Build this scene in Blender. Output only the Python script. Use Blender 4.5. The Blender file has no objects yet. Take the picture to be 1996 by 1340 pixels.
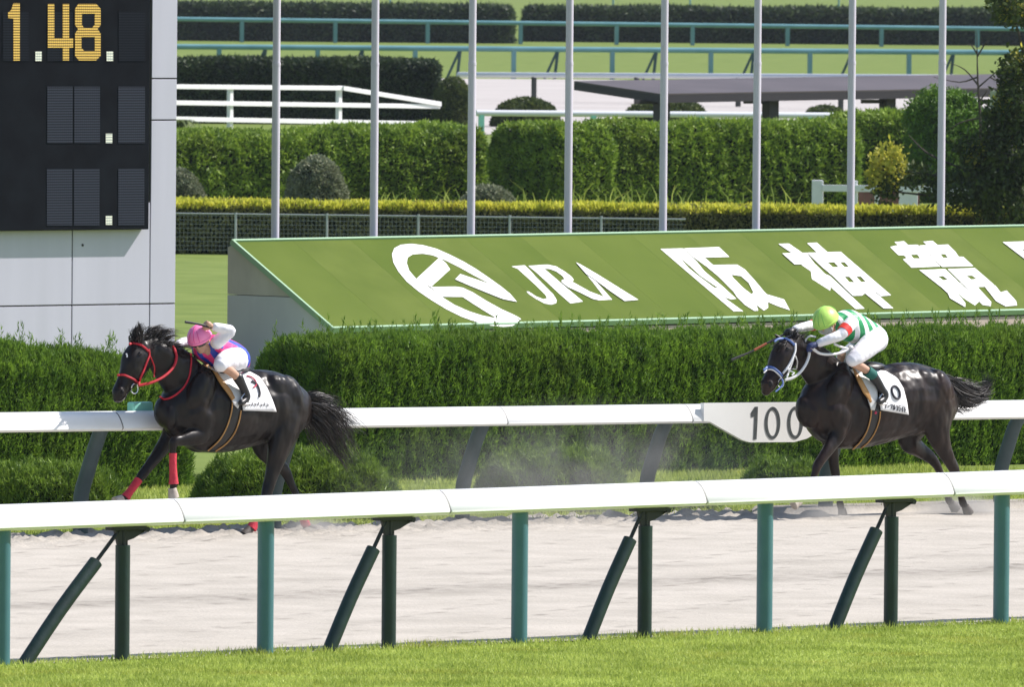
import bpy, bmesh, math, random
import numpy as np
from mathutils import Vector, Matrix
from mathutils.bvhtree import BVHTree
from mathutils.geometry import tessellate_polygon
R = math.radians
C = bpy.context.scene.collection
rng = np.random.default_rng(7); random.seed(7)

# ---------------------------------------------------------------- camera
FPX, W0, H0 = 24000.0, 1996.0, 1340.0       # focal length in photo pixels
HC = 5.7                                      # eye height, metres
PITCH = math.atan(805.0/FPX); ROLL = R(0.5)
r0 = Vector((1,0,0)); u0 = Vector((0,math.sin(PITCH),math.cos(PITCH))); FW = Vector((0,math.cos(PITCH),-math.sin(PITCH)))
RT = r0*math.cos(ROLL)+u0*math.sin(ROLL); UP = u0*math.cos(ROLL)-r0*math.sin(ROLL)
EYE = Vector((0,0,HC))
cd = bpy.data.cameras.new('camera'); cam = bpy.data.objects.new('camera', cd); C.objects.link(cam)
m = Matrix.Identity(4)
for i in range(3): m[i][0]=RT[i]; m[i][1]=UP[i]; m[i][2]=-FW[i]; m[i][3]=EYE[i]
cam.matrix_world = m
cd.sensor_width = 36; cd.lens = 36*FPX/W0; cd.clip_start = 1; cd.clip_end = 6000
cd.dof.use_dof = True; cd.dof.focus_distance = 118; cd.dof.aperture_fstop = 16
bpy.context.scene.camera = cam
# ---------------------------------------------------------------- light
SUN_AZ, SUN_EL = 17.0, 48.0                   # degrees from +X towards +Y (sun right of and beyond the subject)
w = bpy.data.worlds.new('World'); bpy.context.scene.world = w; w.use_nodes = True
nt = w.node_tree; bg = nt.nodes['Background']; sk = nt.nodes.new('ShaderNodeTexSky')
sk.sky_type = 'NISHITA'; sk.sun_disc = False; sk.sun_elevation = R(SUN_EL); sk.sun_rotation = R(90-SUN_AZ)
nt.links.new(sk.outputs[0], bg.inputs[0]); bg.inputs[1].default_value = 0.11
sd = bpy.data.lights.new('sun','SUN'); sd.energy = 5.0; sd.angle = R(0.5); sd.color = (1.0,0.94,0.90)
so = bpy.data.objects.new('sun', sd); C.objects.link(so)
sv = Vector((math.cos(R(SUN_AZ))*math.cos(R(SUN_EL)), math.sin(R(SUN_AZ))*math.cos(R(SUN_EL)), math.sin(R(SUN_EL))))
so.rotation_euler = sv.to_track_quat('Z','Y').to_euler(); so.location = (0,100,60)
sc = bpy.context.scene
sc.view_settings.view_transform = 'Standard'; sc.view_settings.look = 'None'
sc.view_settings.gamma = 1; sc.view_settings.exposure = 0.47
sc.render.engine = 'CYCLES'; sc.render.resolution_x = 1024; sc.render.resolution_y = 688

# ---------------------------------------------------------------- photo geometry helpers
def ray(px, py): return (FW*FPX + RT*(px-W0/2) - UP*(py-H0/2))
def G(px, py, z=0.0):
    d = ray(px,py); t = (z-HC)/d.z; return EYE+d*t
def onplane(px, py, p0, n):
    d = ray(px,py); t = (p0-EYE).dot(n)/d.dot(n); return EYE+d*t
def zat(px, py, p):        # height at which the sight line of a pixel passes over the plan position p
    d = ray(px,py); return HC + d.z*(p.y/d.y)
def on_line(a, b, px):     # plan point on ground line a-b seen in image column px (near the ground)
    d = ray(px, 600); 
    # solve EYE.xy + d.xy*t = a + (b-a)*k
    e = b-a; det = d.x*(-e.y)+e.x*d.y
    k = (d.x*a.y - d.y*a.x)/(d.y*e.x-d.x*e.y)
    return a+e*k
Z = Vector((0,0,1))

# ---------------------------------------------------------------- scene helpers
def props(o, label=None, cat=None, group=None, kind=None):
    if label: o['label']=label
    if cat: o['category']=cat
    if group: o['group']=group
    if kind: o['kind']=kind
    return o
def empty(name, loc, label, cat, group=None):
    o = bpy.data.objects.new(name, None); C.objects.link(o); o.location = loc; o.empty_display_size=.2
    return props(o,label,cat,group)
def link(name, me, mat, parent=None, smooth=False):
    o = bpy.data.objects.new(name, me); C.objects.link(o)
    if mat is not None:
        for mm in (mat if isinstance(mat,(list,tuple)) else [mat]): me.materials.append(mm)
    if parent is not None:
        # vertices come in world space; bring them into the parents' space
        t = Vector((0,0,0)); p = parent
        while p is not None: t += p.location; p = p.parent
        me.transform(Matrix.Translation(-t)); o.parent = parent
    if smooth:
        me.polygons.foreach_set('use_smooth', [True]*len(me.polygons)); me.set_sharp_from_angle(angle=R(42))
    return o
def from_bm(bm, name='m'):
    bmesh.ops.recalc_face_normals(bm, faces=bm.faces)
    me = bpy.data.meshes.new(name); bm.to_mesh(me); bm.free(); return me
def obj(name, bm, mat, parent=None, smooth=False): return link(name, from_bm(bm,name), mat, parent, smooth)
def frame_box(bm, o, ax, ay, az, bev=0.0):
    """box with one corner o and edge vectors ax ay az"""
    v=[bm.verts.new(o+ax*i+ay*j+az*k) for i in (0,1) for j in (0,1) for k in (0,1)]
    fs=[(0,1,3,2),(4,6,7,5),(0,4,5,1),(2,3,7,6),(0,2,6,4),(1,5,7,3)]
    F=[bm.faces.new([v[i] for i in f]) for f in fs]
    if bev>0:
        es=list({e for f in F for e in f.edges})
        bmesh.ops.bevel(bm, geom=es, offset=bev, segments=2, affect='EDGES', profile=.6)
def cbox(bm, c, ax, ay, az, bev=0.0): frame_box(bm, c-(ax+ay+az)*.5, ax, ay, az, bev)
def catmull(pts, n):
    P=[np.array(p,float) for p in pts]; P=[2*P[0]-P[1]]+P+[2*P[-1]-P[-2]]; out=[]
    for i in range(1,len(P)-2):
        for k in range(n):
            t=k/n; a,b,c,d=P[i-1],P[i],P[i+1],P[i+2]
            out.append(.5*((2*b)+(-a+c)*t+(2*a-5*b+4*c-d)*t*t+(-a+3*b-3*c+d)*t**3))
    out.append(P[-2]); return out
def tube(bm, pts, rad, seg=8, sub=1, lat=None, rb=None, cap=True, round_caps=False):
    """tube through pts; rad = radius per point (or one), rb = radius along the lateral axis"""
    n=len(pts); ra=[rad]*n if np.isscalar(rad) else list(rad); rb=ra if rb is None else ([rb]*n if np.isscalar(rb) else list(rb))
    rows=[list(p)+[a,b] for p,a,b in zip(pts,ra,rb)]
    if sub>1: rows=catmull(rows,sub)
    rows=[np.array(r) for r in rows]
    if round_caps:
        s,e=rows[0],rows[-1]; ts=s[:3]-rows[1][:3]; ts=ts/np.linalg.norm(ts); te=e[:3]-rows[-2][:3]; te=te/np.linalg.norm(te)
        pre=[];post=[]
        for k in (3,2,1):
            a=k*math.pi/2/3.3; q=s.copy(); q[:3]=s[:3]+ts*min(s[3],s[4])*math.sin(a); q[3:]=s[3:]*math.cos(a); pre.append(q)
            q=e.copy(); q[:3]=e[:3]+te*min(e[3],e[4])*math.sin(a); q[3:]=e[3:]*math.cos(a); post.append(q)
        rows=pre+rows+post[::-1]
    L=None; rings=[]; prev=None
    for i,r in enumerate(rows):
        a=rows[max(0,i-1)][:3]; b=rows[min(len(rows)-1,i+1)][:3]; T=Vector(b-a)
        if T.length<1e-9: T=Vector((0,0,1))
        T.normalize()
        if lat is not None: S=Vector(lat)
        elif prev is None: S=Vector((0,0,1)) if abs(T.z)<.8 else Vector((1,0,0))
        else: S=prev
        S=(S-T*S.dot(T))
        if S.length<1e-4: S=T.orthogonal()
        S.normalize(); prev=S; N=T.cross(S); c=Vector(r[:3])
        rings.append([bm.verts.new(c+N*(r[3]*math.cos(2*math.pi*k/seg))+S*(r[4]*math.sin(2*math.pi*k/seg))) for k in range(seg)])
    for i in range(len(rings)-1):
        for k in range(seg):
            bm.faces.new((rings[i][k],rings[i][(k+1)%seg],rings[i+1][(k+1)%seg],rings[i+1][k]))
    if cap: bm.faces.new(rings[0][::-1]); bm.faces.new(rings[-1])
def ellipsoid(bm, c, ax, ay, az, seg=14, rg=8):
    r=bmesh.ops.create_uvsphere(bm, u_segments=seg, v_segments=rg, radius=1)
    M=Matrix(((ax.x,ay.x,az.x,c.x),(ax.y,ay.y,az.y,c.y),(ax.z,ay.z,az.z,c.z),(0,0,0,1)))
    bmesh.ops.transform(bm, matrix=M, verts=r['verts'])
def poly3(bm, loops, thick=None):
    """flat polygon with holes, loops of Vectors; optional extrusion vector"""
    tr=tessellate_polygon(loops); flat=[p for l in loops for p in l]
    V=[bm.verts.new(p) for p in flat]
    for t in tr:
        try: bm.faces.new([V[i] for i in t])
        except ValueError: pass
    if thick is not None:
        B=[bm.verts.new(p+thick) for p in flat]
        for t in tr:
            try: bm.faces.new([B[i] for i in reversed(t)])
            except ValueError: pass
        k=0
        for l in loops:
            n=len(l)
            for i in range(n):
                a,b=k+i,k+(i+1)%n
                try: bm.faces.new((V[a],V[b],B[b],B[a]))
                except ValueError: pass
            k+=n
def remeshed(bm, vox, smooth=6, name='body', dec=None):
    me=from_bm(bm,name); o=bpy.data.objects.new('tmp',me); C.objects.link(o)
    md=o.modifiers.new('r','REMESH'); md.mode='VOXEL'; md.voxel_size=vox; md.use_smooth_shade=True
    ms=o.modifiers.new('s','SMOOTH'); ms.factor=.5; ms.iterations=smooth
    dg=bpy.context.evaluated_depsgraph_get(); dg.update()
    out=bpy.data.meshes.new_from_object(o.evaluated_get(dg)); out.name=name
    bpy.data.objects.remove(o)
    out.polygons.foreach_set('use_smooth',[True]*len(out.polygons))
    return out

# ---------------------------------------------------------------- materials
def mat(name, c1, c2=None, scale=5, rough=.6, bump=0, bscale=40, bdet=5, metal=0, coat=0, spec=.5, stretch=(1,1,1), detail=6, lo=.35, hi=.65, emit=None, es=1, bdist=.02, sheen=0):
    M=bpy.data.materials.new(name); M.use_nodes=True; t=M.node_tree; b=t.nodes['Principled BSDF']
    b.inputs['Base Color'].default_value=(*c1,1); b.inputs['Roughness'].default_value=rough; b.inputs['Metallic'].default_value=metal
    b.inputs['Coat Weight'].default_value=coat; b.inputs['Specular IOR Level'].default_value=spec; b.inputs['Sheen Weight'].default_value=sheen
    tc=t.nodes.new('ShaderNodeTexCoord'); mp=t.nodes.new('ShaderNodeMapping'); t.links.new(tc.outputs['Object'],mp.inputs[0]); mp.inputs['Scale'].default_value=stretch
    if c2 is not None:
        n=t.nodes.new('ShaderNodeTexNoise'); n.inputs['Scale'].default_value=scale; n.inputs['Detail'].default_value=detail; t.links.new(mp.outputs[0],n.inputs['Vector'])
        r=t.nodes.new('ShaderNodeValToRGB'); r.color_ramp.elements[0].position=lo; r.color_ramp.elements[1].position=hi
        r.color_ramp.elements[0].color=(*c1,1); r.color_ramp.elements[1].color=(*c2,1)
        t.links.new(n.outputs[0],r.inputs[0]); t.links.new(r.outputs[0],b.inputs['Base Color'])
    if bump:
        n=t.nodes.new('ShaderNodeTexNoise'); n.inputs['Scale'].default_value=bscale; n.inputs['Detail'].default_value=bdet; t.links.new(mp.outputs[0],n.inputs['Vector'])
        bu=t.nodes.new('ShaderNodeBump'); bu.inputs['Strength'].default_value=bump; bu.inputs['Distance'].default_value=bdist
        t.links.new(n.outputs[0],bu.inputs['Height']); t.links.new(bu.outputs[0],b.inputs['Normal'])
    if emit: b.inputs['Emission Color'].default_value=(*emit,1); b.inputs['Emission Strength'].default_value=es
    return M
def leafmat(name, dark, light, clump=1.2, trans=.35, rough=.55, clump2=None):
    M=bpy.data.materials.new(name); M.use_nodes=True; t=M.node_tree; b=t.nodes['Principled BSDF']
    at=t.nodes.new('ShaderNodeAttribute'); at.attribute_name='rnd'
    tc=t.nodes.new('ShaderNodeTexCoord'); n=t.nodes.new('ShaderNodeTexNoise'); n.inputs['Scale'].default_value=clump; n.inputs['Detail'].default_value=3
    t.links.new(tc.outputs['Object'],n.inputs['Vector'])
    mx=t.nodes.new('ShaderNodeMath'); mx.operation='MULTIPLY_ADD'; mx.inputs[1].default_value=.55; t.links.new(at.outputs['Fac'],mx.inputs[0])
    ms=t.nodes.new('ShaderNodeMath'); ms.operation='MULTIPLY_ADD'; ms.inputs[1].default_value=1.5; ms.inputs[2].default_value=-.5; t.links.new(n.outputs[0],ms.inputs[0]); t.links.new(ms.outputs[0],mx.inputs[2])
    r=t.nodes.new('ShaderNodeValToRGB'); r.color_ramp.elements[0].position=.1; r.color_ramp.elements[1].position=.95
    r.color_ramp.elements[0].color=(*dark,1); r.color_ramp.elements[1].color=(*light,1)
    t.links.new(mx.outputs[0],r.inputs[0])
    nb=t.nodes.new('ShaderNodeTexNoise'); nb.inputs['Scale'].default_value=.9; nb.inputs['Detail'].default_value=7; nb.inputs['Roughness'].default_value=.7; t.links.new(tc.outputs['Object'],nb.inputs['Vector'])
    mr=t.nodes.new('ShaderNodeMapRange'); mr.inputs['From Min'].default_value=.52; mr.inputs['From Max'].default_value=.72; mr.inputs['To Max'].default_value=.5; t.links.new(nb.outputs[0],mr.inputs['Value'])
    bx=t.nodes.new('ShaderNodeMix'); bx.data_type='RGBA'; bx.inputs['B'].default_value=(dark[0]*1.6+.03,dark[1]*1.0+.025,dark[2]+.008,1); t.links.new(mr.outputs[0],bx.inputs['Factor']); t.links.new(r.outputs[0],bx.inputs['A']); R_=bx.outputs['Result']
    t.links.new(R_,b.inputs['Base Color'])
    b.inputs['Roughness'].default_value=rough; b.inputs['Specular IOR Level'].default_value=.3
    tr=t.nodes.new('ShaderNodeBsdfTranslucent'); t.links.new(R_,tr.inputs[0]); mix=t.nodes.new('ShaderNodeMixShader'); mix.inputs[0].default_value=trans
    t.links.new(b.outputs[0],mix.inputs[1]); t.links.new(tr.outputs[0],mix.inputs[2]); t.links.new(mix.outputs[0],t.nodes['Material Output'].inputs[0])
    return M
def nz(P, seed, f):
    g=np.random.default_rng(seed); out=np.zeros(len(P))
    for k in range(7):
        d=g.normal(size=3); d/=np.linalg.norm(d); ff=f*(1+.55*k)
        out+=np.sin(P@(d*ff)+g.uniform(0,6.28))/(1+.4*k)
    return out/3.0
def quick_mesh(name, V, F, rnd=None, n=3):
    """V (N,3) F (M,n)"""
    me=bpy.data.meshes.new(name); me.vertices.add(len(V)); me.vertices.foreach_set('co',np.asarray(V,np.float32).ravel())
    me.loops.add(F.size); me.loops.foreach_set('vertex_index',F.astype(np.int32).ravel()); me.polygons.add(len(F))
    me.polygons.foreach_set('loop_start',np.arange(0,F.size,n,dtype=np.int32))
    if rnd is not None:
        a=me.attributes.new('rnd','FLOAT','POINT'); a.data.foreach_set('value',rnd.astype(np.float32))
    me.update(calc_edges=True); return me
def unit(a): return a/np.maximum(np.linalg.norm(a,axis=1,keepdims=True),1e-9)
def leaves(P, D, Ln, Wd, seed=1, tri=True):
    """returns V,F,rnd for one small leaf per point: triangle (spiky) or diamond"""
    g=np.random.default_rng(seed); n=len(P); S=unit(np.cross(D,g.normal(size=(n,3))))
    Ln=Ln*g.uniform(.6,1.4,size=(n,1)); Wd=Wd*g.uniform(.7,1.3,size=(n,1)); r=g.uniform(0,1,n)
    if tri:
        V=np.stack([P-S*Wd*.5,P+S*Wd*.5,P+D*Ln],1).reshape(-1,3); F=np.arange(n*3).reshape(-1,3); rr=np.repeat(r,3)
    else:
        V=np.stack([P,P+D*Ln*.45+S*Wd*.5,P+D*Ln,P+D*Ln*.5-S*Wd*.5],1).reshape(-1,3); F=np.arange(n*4).reshape(-1,4); rr=np.repeat(r,4)
    return V,F,rr
def joinp(parts):
    V=[];F=[];Rn=[];o=0
    for v,f,r in parts: V.append(v);F.append(f+o);Rn.append(r);o+=len(v)
    return np.concatenate(V),np.concatenate(F),np.concatenate(Rn)
# ---------------------------------------------------------------- plants
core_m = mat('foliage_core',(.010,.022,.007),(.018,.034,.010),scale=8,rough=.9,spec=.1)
def shape_pts(q, L, t, h, Rr, p):
    """q: points on the surface of box [-L/2,L/2]x[-t/2,t/2]x[0,h] -> rounded box points and normals"""
    x,y,z=q[:,0],q[:,1],q[:,2]; cx=np.clip(x,-(L/2-Rr),L/2-Rr); ex=(x-cx)/Rr; ey=y/(t/2); ez=z/h
    n=(np.abs(ex)**p+np.abs(ey)**p+np.abs(ez)**p)**(1/p); n=np.maximum(n,1e-3)
    ex,ey,ez=ex/n,ey/n,ez/n
    P=np.stack([cx+Rr*ex,ey*t/2,ez*h],1)
    N=np.stack([np.sign(ex)*np.abs(ex)**(p-1)/Rr,np.sign(ey)*np.abs(ey)**(p-1)/(t/2),np.abs(ez)**(p-1)/h],1)
    return P,unit(N)
def box_samples(L,t,h,dens,g,wts=(1,.5,1,1,1)):
    A=[L*h*wts[0],L*h*wts[1],L*t*wts[2],t*h*wts[3],t*h*wts[4]]; out=[]
    for k,a in enumerate(A):
        n=int(a*dens); 
        if n<=0: continue
        r1=g.uniform(0,1,n); r2=g.uniform(0,1,n)
        if k<2: q=np.stack([(r1-.5)*L,np.full(n,(-.5 if k==0 else .5)*t),r2*h],1)
        elif k==2: q=np.stack([(r1-.5)*L,(r2-.5)*t,np.full(n,h)],1)
        else: q=np.stack([np.full(n,(-.5 if k==3 else .5)*L),(r1-.5)*t,r2*h],1)
        out.append(q)
    return np.concatenate(out)
def core_grid(L,t,h,st):
    V=[];F=[]
    def patch(o,a,b,la,lb):
        na=max(2,int(la/st)); nb=max(2,int(lb/st)); base=sum(len(v) for v in V)
        i,j=np.meshgrid(np.linspace(0,1,na+1),np.linspace(0,1,nb+1),indexing='ij')
        V.append(o+i.reshape(-1,1)*a+j.reshape(-1,1)*b)
        ii,jj=np.meshgrid(np.arange(na),np.arange(nb),indexing='ij'); k=(ii*(nb+1)+jj).ravel()+base
        F.append(np.stack([k,k+1,k+nb+2,k+nb+1],1))
    X=np.array([L,0,0.]);Y=np.array([0,t,0.]);Zz=np.array([0,0,h]); o=np.array([-L/2,-t/2,0.])
    patch(o,X,Zz,L,h);patch(o+Y,X,Zz,L,h);patch(o+Zz,X,Y,L,t);patch(o,Y,Zz,t,h);patch(o+X,Y,Zz,t,h)
    return np.concatenate(V),np.concatenate(F)
def clipped(name,label,cat,a,d,L,t,h,h2,m,dens,Ln,Wd,p=7,Rr=None,amp=.05,f=2.2,up=.6,jit=.5,spikes=0,spike_h=.25,seed=1,tri=True,group=None,wts=(1,.4,1,1,1),depth=.05,ts=1.0,tamp=.05):
    """clipped hedge/ball: a = ground point at the FRONT-LEFT corner, d = unit vector along its front, thickness t goes away from the camera"""
    g=np.random.default_rng(seed); Rr=min(Rr or min(t/2,L/2),L/2); hm=max(h,h2)
    bk=Vector((-d.y,d.x,0)); c=a+d*(L/2)+bk*(t/2)
    q=box_samples(L,t,hm,dens,g,wts); P,N=shape_pts(q,L,t,hm,Rr,p)
    k=(P[:,0]/L+.5); 
    P[:,2]*=(h+(h2-h)*k)/hm
    disp=nz(P,seed,f)*amp+nz(P,seed+5,f*5)*amp*.5
    tuft=np.clip(nz(P*np.array([1,1,.45]),seed+9,22/ts)+.15,-.4,1)*tamp; disp=disp+tuft
    P2=P+N*(disp-g.uniform(0,depth*1.3,len(P)))[:,None]; P2[:,2]=np.maximum(P2[:,2],.01)
    D=unit(N*.38+np.array([0,0,up])+g.normal(size=P.shape)*jit*np.array([1,1,.8]))
    parts=[leaves(P2,D,Ln,Wd,seed,tri)]
    if spikes:
        n=int(L*spikes); sx=(g.uniform(-.5,.5,n))*L; sy=g.uniform(-.5,.45,n)*t; q=np.stack([sx,sy,np.full(n,hm)],1); B,_=shape_pts(q,L,t,hm,Rr,p)
        B[:,2]*=(h+(h2-h)*(B[:,0]/L+.5))/hm; B+= (nz(B,seed,f)*amp)[:,None]*np.array([0,0,1.])
        H=spike_h*g.uniform(.15,1,n)**1.8+.03; m_=26; lean=g.normal(size=(n,2))*.14
        tt=np.repeat(np.linspace(-.2,1,m_)[None,:],n,0)
        Q=np.stack([B[:,0:1]+lean[:,0:1]*tt*H[:,None]+g.normal(size=(n,m_))*(.022*(1-tt*.8)),B[:,1:2]+lean[:,1:2]*tt*H[:,None]+g.normal(size=(n,m_))*(.022*(1-tt*.8)),B[:,2:3]+tt*H[:,None]],2).reshape(-1,3)
        Dq=unit(np.array([0,0,1.])+g.normal(size=Q.shape)*.45); parts.append(leaves(Q,Dq,Ln*1.1,Wd*.9,seed+3,tri))
    V,F,rr=joinp(parts)
    Mx=np.array([[d.x,d.y,0],[bk.x,bk.y,0],[0,0,1]])
    W=V@Mx+np.array([c.x,c.y,c.z])
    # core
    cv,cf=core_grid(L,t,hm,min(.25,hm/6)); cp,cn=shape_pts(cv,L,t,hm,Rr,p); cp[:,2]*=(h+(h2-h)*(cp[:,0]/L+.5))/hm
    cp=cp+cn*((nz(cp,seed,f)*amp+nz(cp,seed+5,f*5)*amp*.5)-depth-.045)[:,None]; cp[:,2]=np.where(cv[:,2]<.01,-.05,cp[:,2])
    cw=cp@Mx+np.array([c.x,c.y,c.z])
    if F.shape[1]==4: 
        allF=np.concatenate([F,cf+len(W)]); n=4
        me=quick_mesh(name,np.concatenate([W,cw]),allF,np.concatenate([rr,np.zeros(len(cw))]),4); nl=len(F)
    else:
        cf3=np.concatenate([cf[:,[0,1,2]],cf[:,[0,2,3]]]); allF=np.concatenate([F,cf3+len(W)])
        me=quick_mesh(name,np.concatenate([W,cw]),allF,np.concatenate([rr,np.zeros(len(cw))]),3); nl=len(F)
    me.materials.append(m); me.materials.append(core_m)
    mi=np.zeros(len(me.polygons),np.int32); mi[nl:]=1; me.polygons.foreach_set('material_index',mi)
    me.transform(Matrix.Translation(-c)); o=link(name,me,None); o.location=c
    return props(o,label,cat,group)
def dirv(a,b): v=b-a; v.z=0; return v.normalized()

M_sand = mat('sand',(.405,.375,.325),(.475,.44,.385),scale=1.3,rough=.95,bump=.32,bscale=30,spec=.1,bdist=.03)
def sandmat():
    t=M_sand.node_tree; b=t.nodes['Principled BSDF']; tc=[n for n in t.nodes if n.type=='TEX_COORD'][0]
    ramp=[n for n in t.nodes if n.type=='VALTORGB'][0]
    at=t.nodes.new('ShaderNodeAttribute'); at.attribute_name='rnd'      # darker tint on the raked bands, clods, flecks and far edge
    n=t.nodes.new('ShaderNodeTexNoise'); n.inputs['Scale'].default_value=9; n.inputs['Detail'].default_value=8; t.links.new(tc.outputs['Object'],n.inputs['Vector'])
    mu=t.nodes.new('ShaderNodeMath'); mu.operation='MULTIPLY'; t.links.new(at.outputs['Fac'],mu.inputs[0]); t.links.new(n.outputs[0],mu.inputs[1])
    mx=t.nodes.new('ShaderNodeMix'); mx.data_type='RGBA'; mx.inputs['B'].default_value=(.15,.135,.115,1)
    t.links.new(mu.outputs[0],mx.inputs['Factor']); t.links.new(ramp.outputs[0],mx.inputs['A']); t.links.new(mx.outputs['Result'],b.inputs['Base Color'])
sandmat()
M_turf = mat('turf',(.25,.33,.06),(.33,.42,.09),scale=.6,rough=.9,bump=.5,bscale=60,spec=.15,detail=9)
M_far_turf = mat('mown_turf',(.125,.175,.038),(.17,.22,.055),scale=.9,rough=.9,spec=.1,detail=9)
M_white = mat('white_gloss_paint',(.83,.83,.80),(.74,.74,.70),scale=3,rough=.28,stretch=(1,1,1),lo=.55,hi=.95,detail=8)
M_whitematt = mat('white_paint',(.78,.78,.78),(.66,.66,.65),scale=4,rough=.5,lo=.5,hi=.9)
M_teal = mat('teal_paint',(.05,.150,.180),(.065,.18,.205),scale=6,rough=.38,lo=.3,hi=.8)
M_mint = mat('mint_plastic',(.30,.72,.60),rough=.45)
M_pad = mat('dark_green_padding',(.004,.020,.017),(.006,.028,.024),scale=5,rough=.5,bump=.25,bscale=9)
M_iron = mat('black_iron',(.018,.022,.022),rough=.45,metal=.4)
M_post = mat('grey_green_post',(.035,.062,.068),(.05,.08,.085),scale=5,rough=.55)
# ---------------------------------------------------------------- ground
def sheet(name, pts, z, m, kind='structure'):
    bm=bmesh.new(); bm.faces.new([bm.verts.new(Vector((p[0],p[1],z))) for p in pts]); o=obj(name,bm,m); o['kind']=kind; return o
sheet('ground',[(-500,-60),(500,-60),(500,1500),(-500,1500)],0,M_far_turf)
# near rail line and far rail line on the ground
NA,NB = G(10,1301),G(1957,1218); ND=dirv(NA,NB)
FA,FB = G(160,1046),G(1605,1000); FD=dirv(FA,FB)
PN = Vector((ND.y,-ND.x,0))      # towards the camera
def strip_mesh():
    a=np.concatenate([np.linspace(-260,-9,24)[:-1],np.linspace(-9,22,560),np.linspace(22,260,24)[1:]])
    width=(FA-NA).dot(-PN)+.25
    b=np.concatenate([np.linspace(0,width-2.6,190)[:-1],np.linspace(width-2.6,width,80)])
    A,B=np.meshgrid(a,b,indexing='ij')
    X=NA.x+ND.x*A-PN.x*B; Y=NA.y+ND.y*A-PN.y*B
    P=np.stack([A.ravel(),B.ravel()*2.2,np.zeros(A.size)],1)
    far=np.clip((B.ravel()-(width-2.3))/1.6,0,1)
    n1=nz(P,3,3.1);n2=nz(P,4,9.0);n3=nz(P,8,21.)
    clod=np.maximum(0,nz(P,11,5.5)-.25)+np.maximum(0,nz(P,12,13)-.2)*.8
    z=.010+.004*n1+.0025*n2+.002*n3+far*(.085*clod+.012*n2+.01*n1)
    z*=np.clip((width-B.ravel())/.12,0,1); z+=.006
    band=np.exp(-((B.ravel()-width*.40-.15*nz(P,20,.7))/.55)**2)*.75+np.exp(-((B.ravel()-width*.52)/.25)**2)*.35+np.exp(-((B.ravel()-width*.18)/.3)**2)*.22
    r=np.clip(band*(.95+.6*n2)+far*np.clip(clod*1.6,0,1)*.9+far*.25+np.clip(nz(P,31,7)-.45,0,1)*1.8,0,1.3)
    na,nb=len(a),len(b); ii,jj=np.meshgrid(np.arange(na-1),np.arange(nb-1),indexing='ij'); k=(ii*nb+jj).ravel()
    F=np.stack([k,k+1,k+nb+1,k+nb],1)
    me=quick_mesh('dirt_track',np.stack([X.ravel(),Y.ravel(),z],1),F,r,4); o=link('dirt_track',me,M_sand,smooth=True); o['kind']='structure'
    return width
TW=strip_mesh()
# turf course in front of the near rail
q=NA-ND*300; e=NA+ND*300
sheet('turf_course',[(q+PN*.06)[:2],(e+PN*.06)[:2],(e+PN*60)[:2],(q+PN*60)[:2]],.006,M_turf)
M_blade = leafmat('grass_blade',(.24,.31,.045),(.56,.64,.16),clump=1.4,trans=.4)
def turf_blades():
    n=560000; g=np.random.default_rng(5); A=g.uniform(-7,19,n); B=g.uniform(0,1,n)*9.5-.12
    X=NA.x+ND.x*A+PN.x*B; Y=NA.y+ND.y*A+PN.y*B
    k=(np.abs(X/Y)<.07)&(Y>80); X,Y,B=X[k],Y[k],B[k]
    P=np.stack([X,Y,np.full(len(X),.004)],1); D=unit(np.stack([g.normal(size=len(X))*.45,g.normal(size=len(X))*.45,np.ones(len(X))],1))
    edge=np.where(B<.12,1.7,1.0)[:,None]*(1+.35*nz(P,9,1.7))[:,None]
    V,F,r=leaves(P,D,.034*edge,.011,5)
    o=link('grass',quick_mesh('grass',V,F,r),M_blade); o['kind']='stuff'
turf_blades()
# rough grass and weeds between the far rail and the hedge
def verge():
    g=np.random.default_rng(6); n=120000; A=g.uniform(-4,17,n); B=g.uniform(0,9,n)
    X=FA.x+FD.x*A-FD.y*B*-1*-1; Y=FA.y+FD.y*A+FD.x*B
    k=(np.abs(X/Y)<.046); X,Y,B=X[k],Y[k],B[k]; P=np.stack([X,Y,np.full(len(X),.002)],1)
    D=unit(np.stack([g.normal(size=len(X))*.4,g.normal(size=len(X))*.4,np.ones(len(X))],1))
    V,F,r=leaves(P,D,.06*(1+.5*nz(P,2,2.))[:,None],.014,6)
    o=link('verge_grass',quick_mesh('verge_grass',V,F,r),M_blade); o['kind']='stuff'
verge()

# ---------------------------------------------------------------- near rail
def seg_profile(kind):
    # (depth towards camera, height) closed outline of the beam, y=0 centre, top at 0
    if kind=='near': w,h=.085,.198
    else: w,h=.08,.185
    pts=[]
    raw=[(-.80,-.02),(-.55,0),(-.25,-.015),(.0,-.07),(.25,-.17),(.47,-.31),(.66,-.46),(.82,-.62),(.94,-.77),(.96,-.87),(.84,-.95),(.6,-.99),(0,-1),(-.6,-.99),(-.86,-.94),(-.97,-.84),(-1,-.6),(-.98,-.3),(-.85,-.10)]
    return [(w*1.35*a,h*b) for a,b in raw][::-1]
def beam(bm, p, q, prof, side):
    d=(q-p).normalized(); r1=[];r2=[]
    for (y,z) in prof: r1.append(p+side*y+Z*z); r2.append(q+side*y+Z*z)
    cs=sum(r1,Vector())/len(r1); ce=sum(r2,Vector())/len(r2)
    rings=[[cs+(v-cs)*.93 for v in r1],[v+d*.008 for v in r1],[v-d*.008 for v in r2],[ce+(v-ce)*.93 for v in r2]]
    rr=[[bm.verts.new(v) for v in r] for r in rings]; n=len(prof)
    for i in range(3):
        for k in range(n): bm.faces.new((rr[i][k],rr[i][(k+1)%n],rr[i+1][(k+1)%n],rr[i+1][k]))
    bm.faces.new(rr[0][::-1]); bm.faces.new(rr[3])
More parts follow.
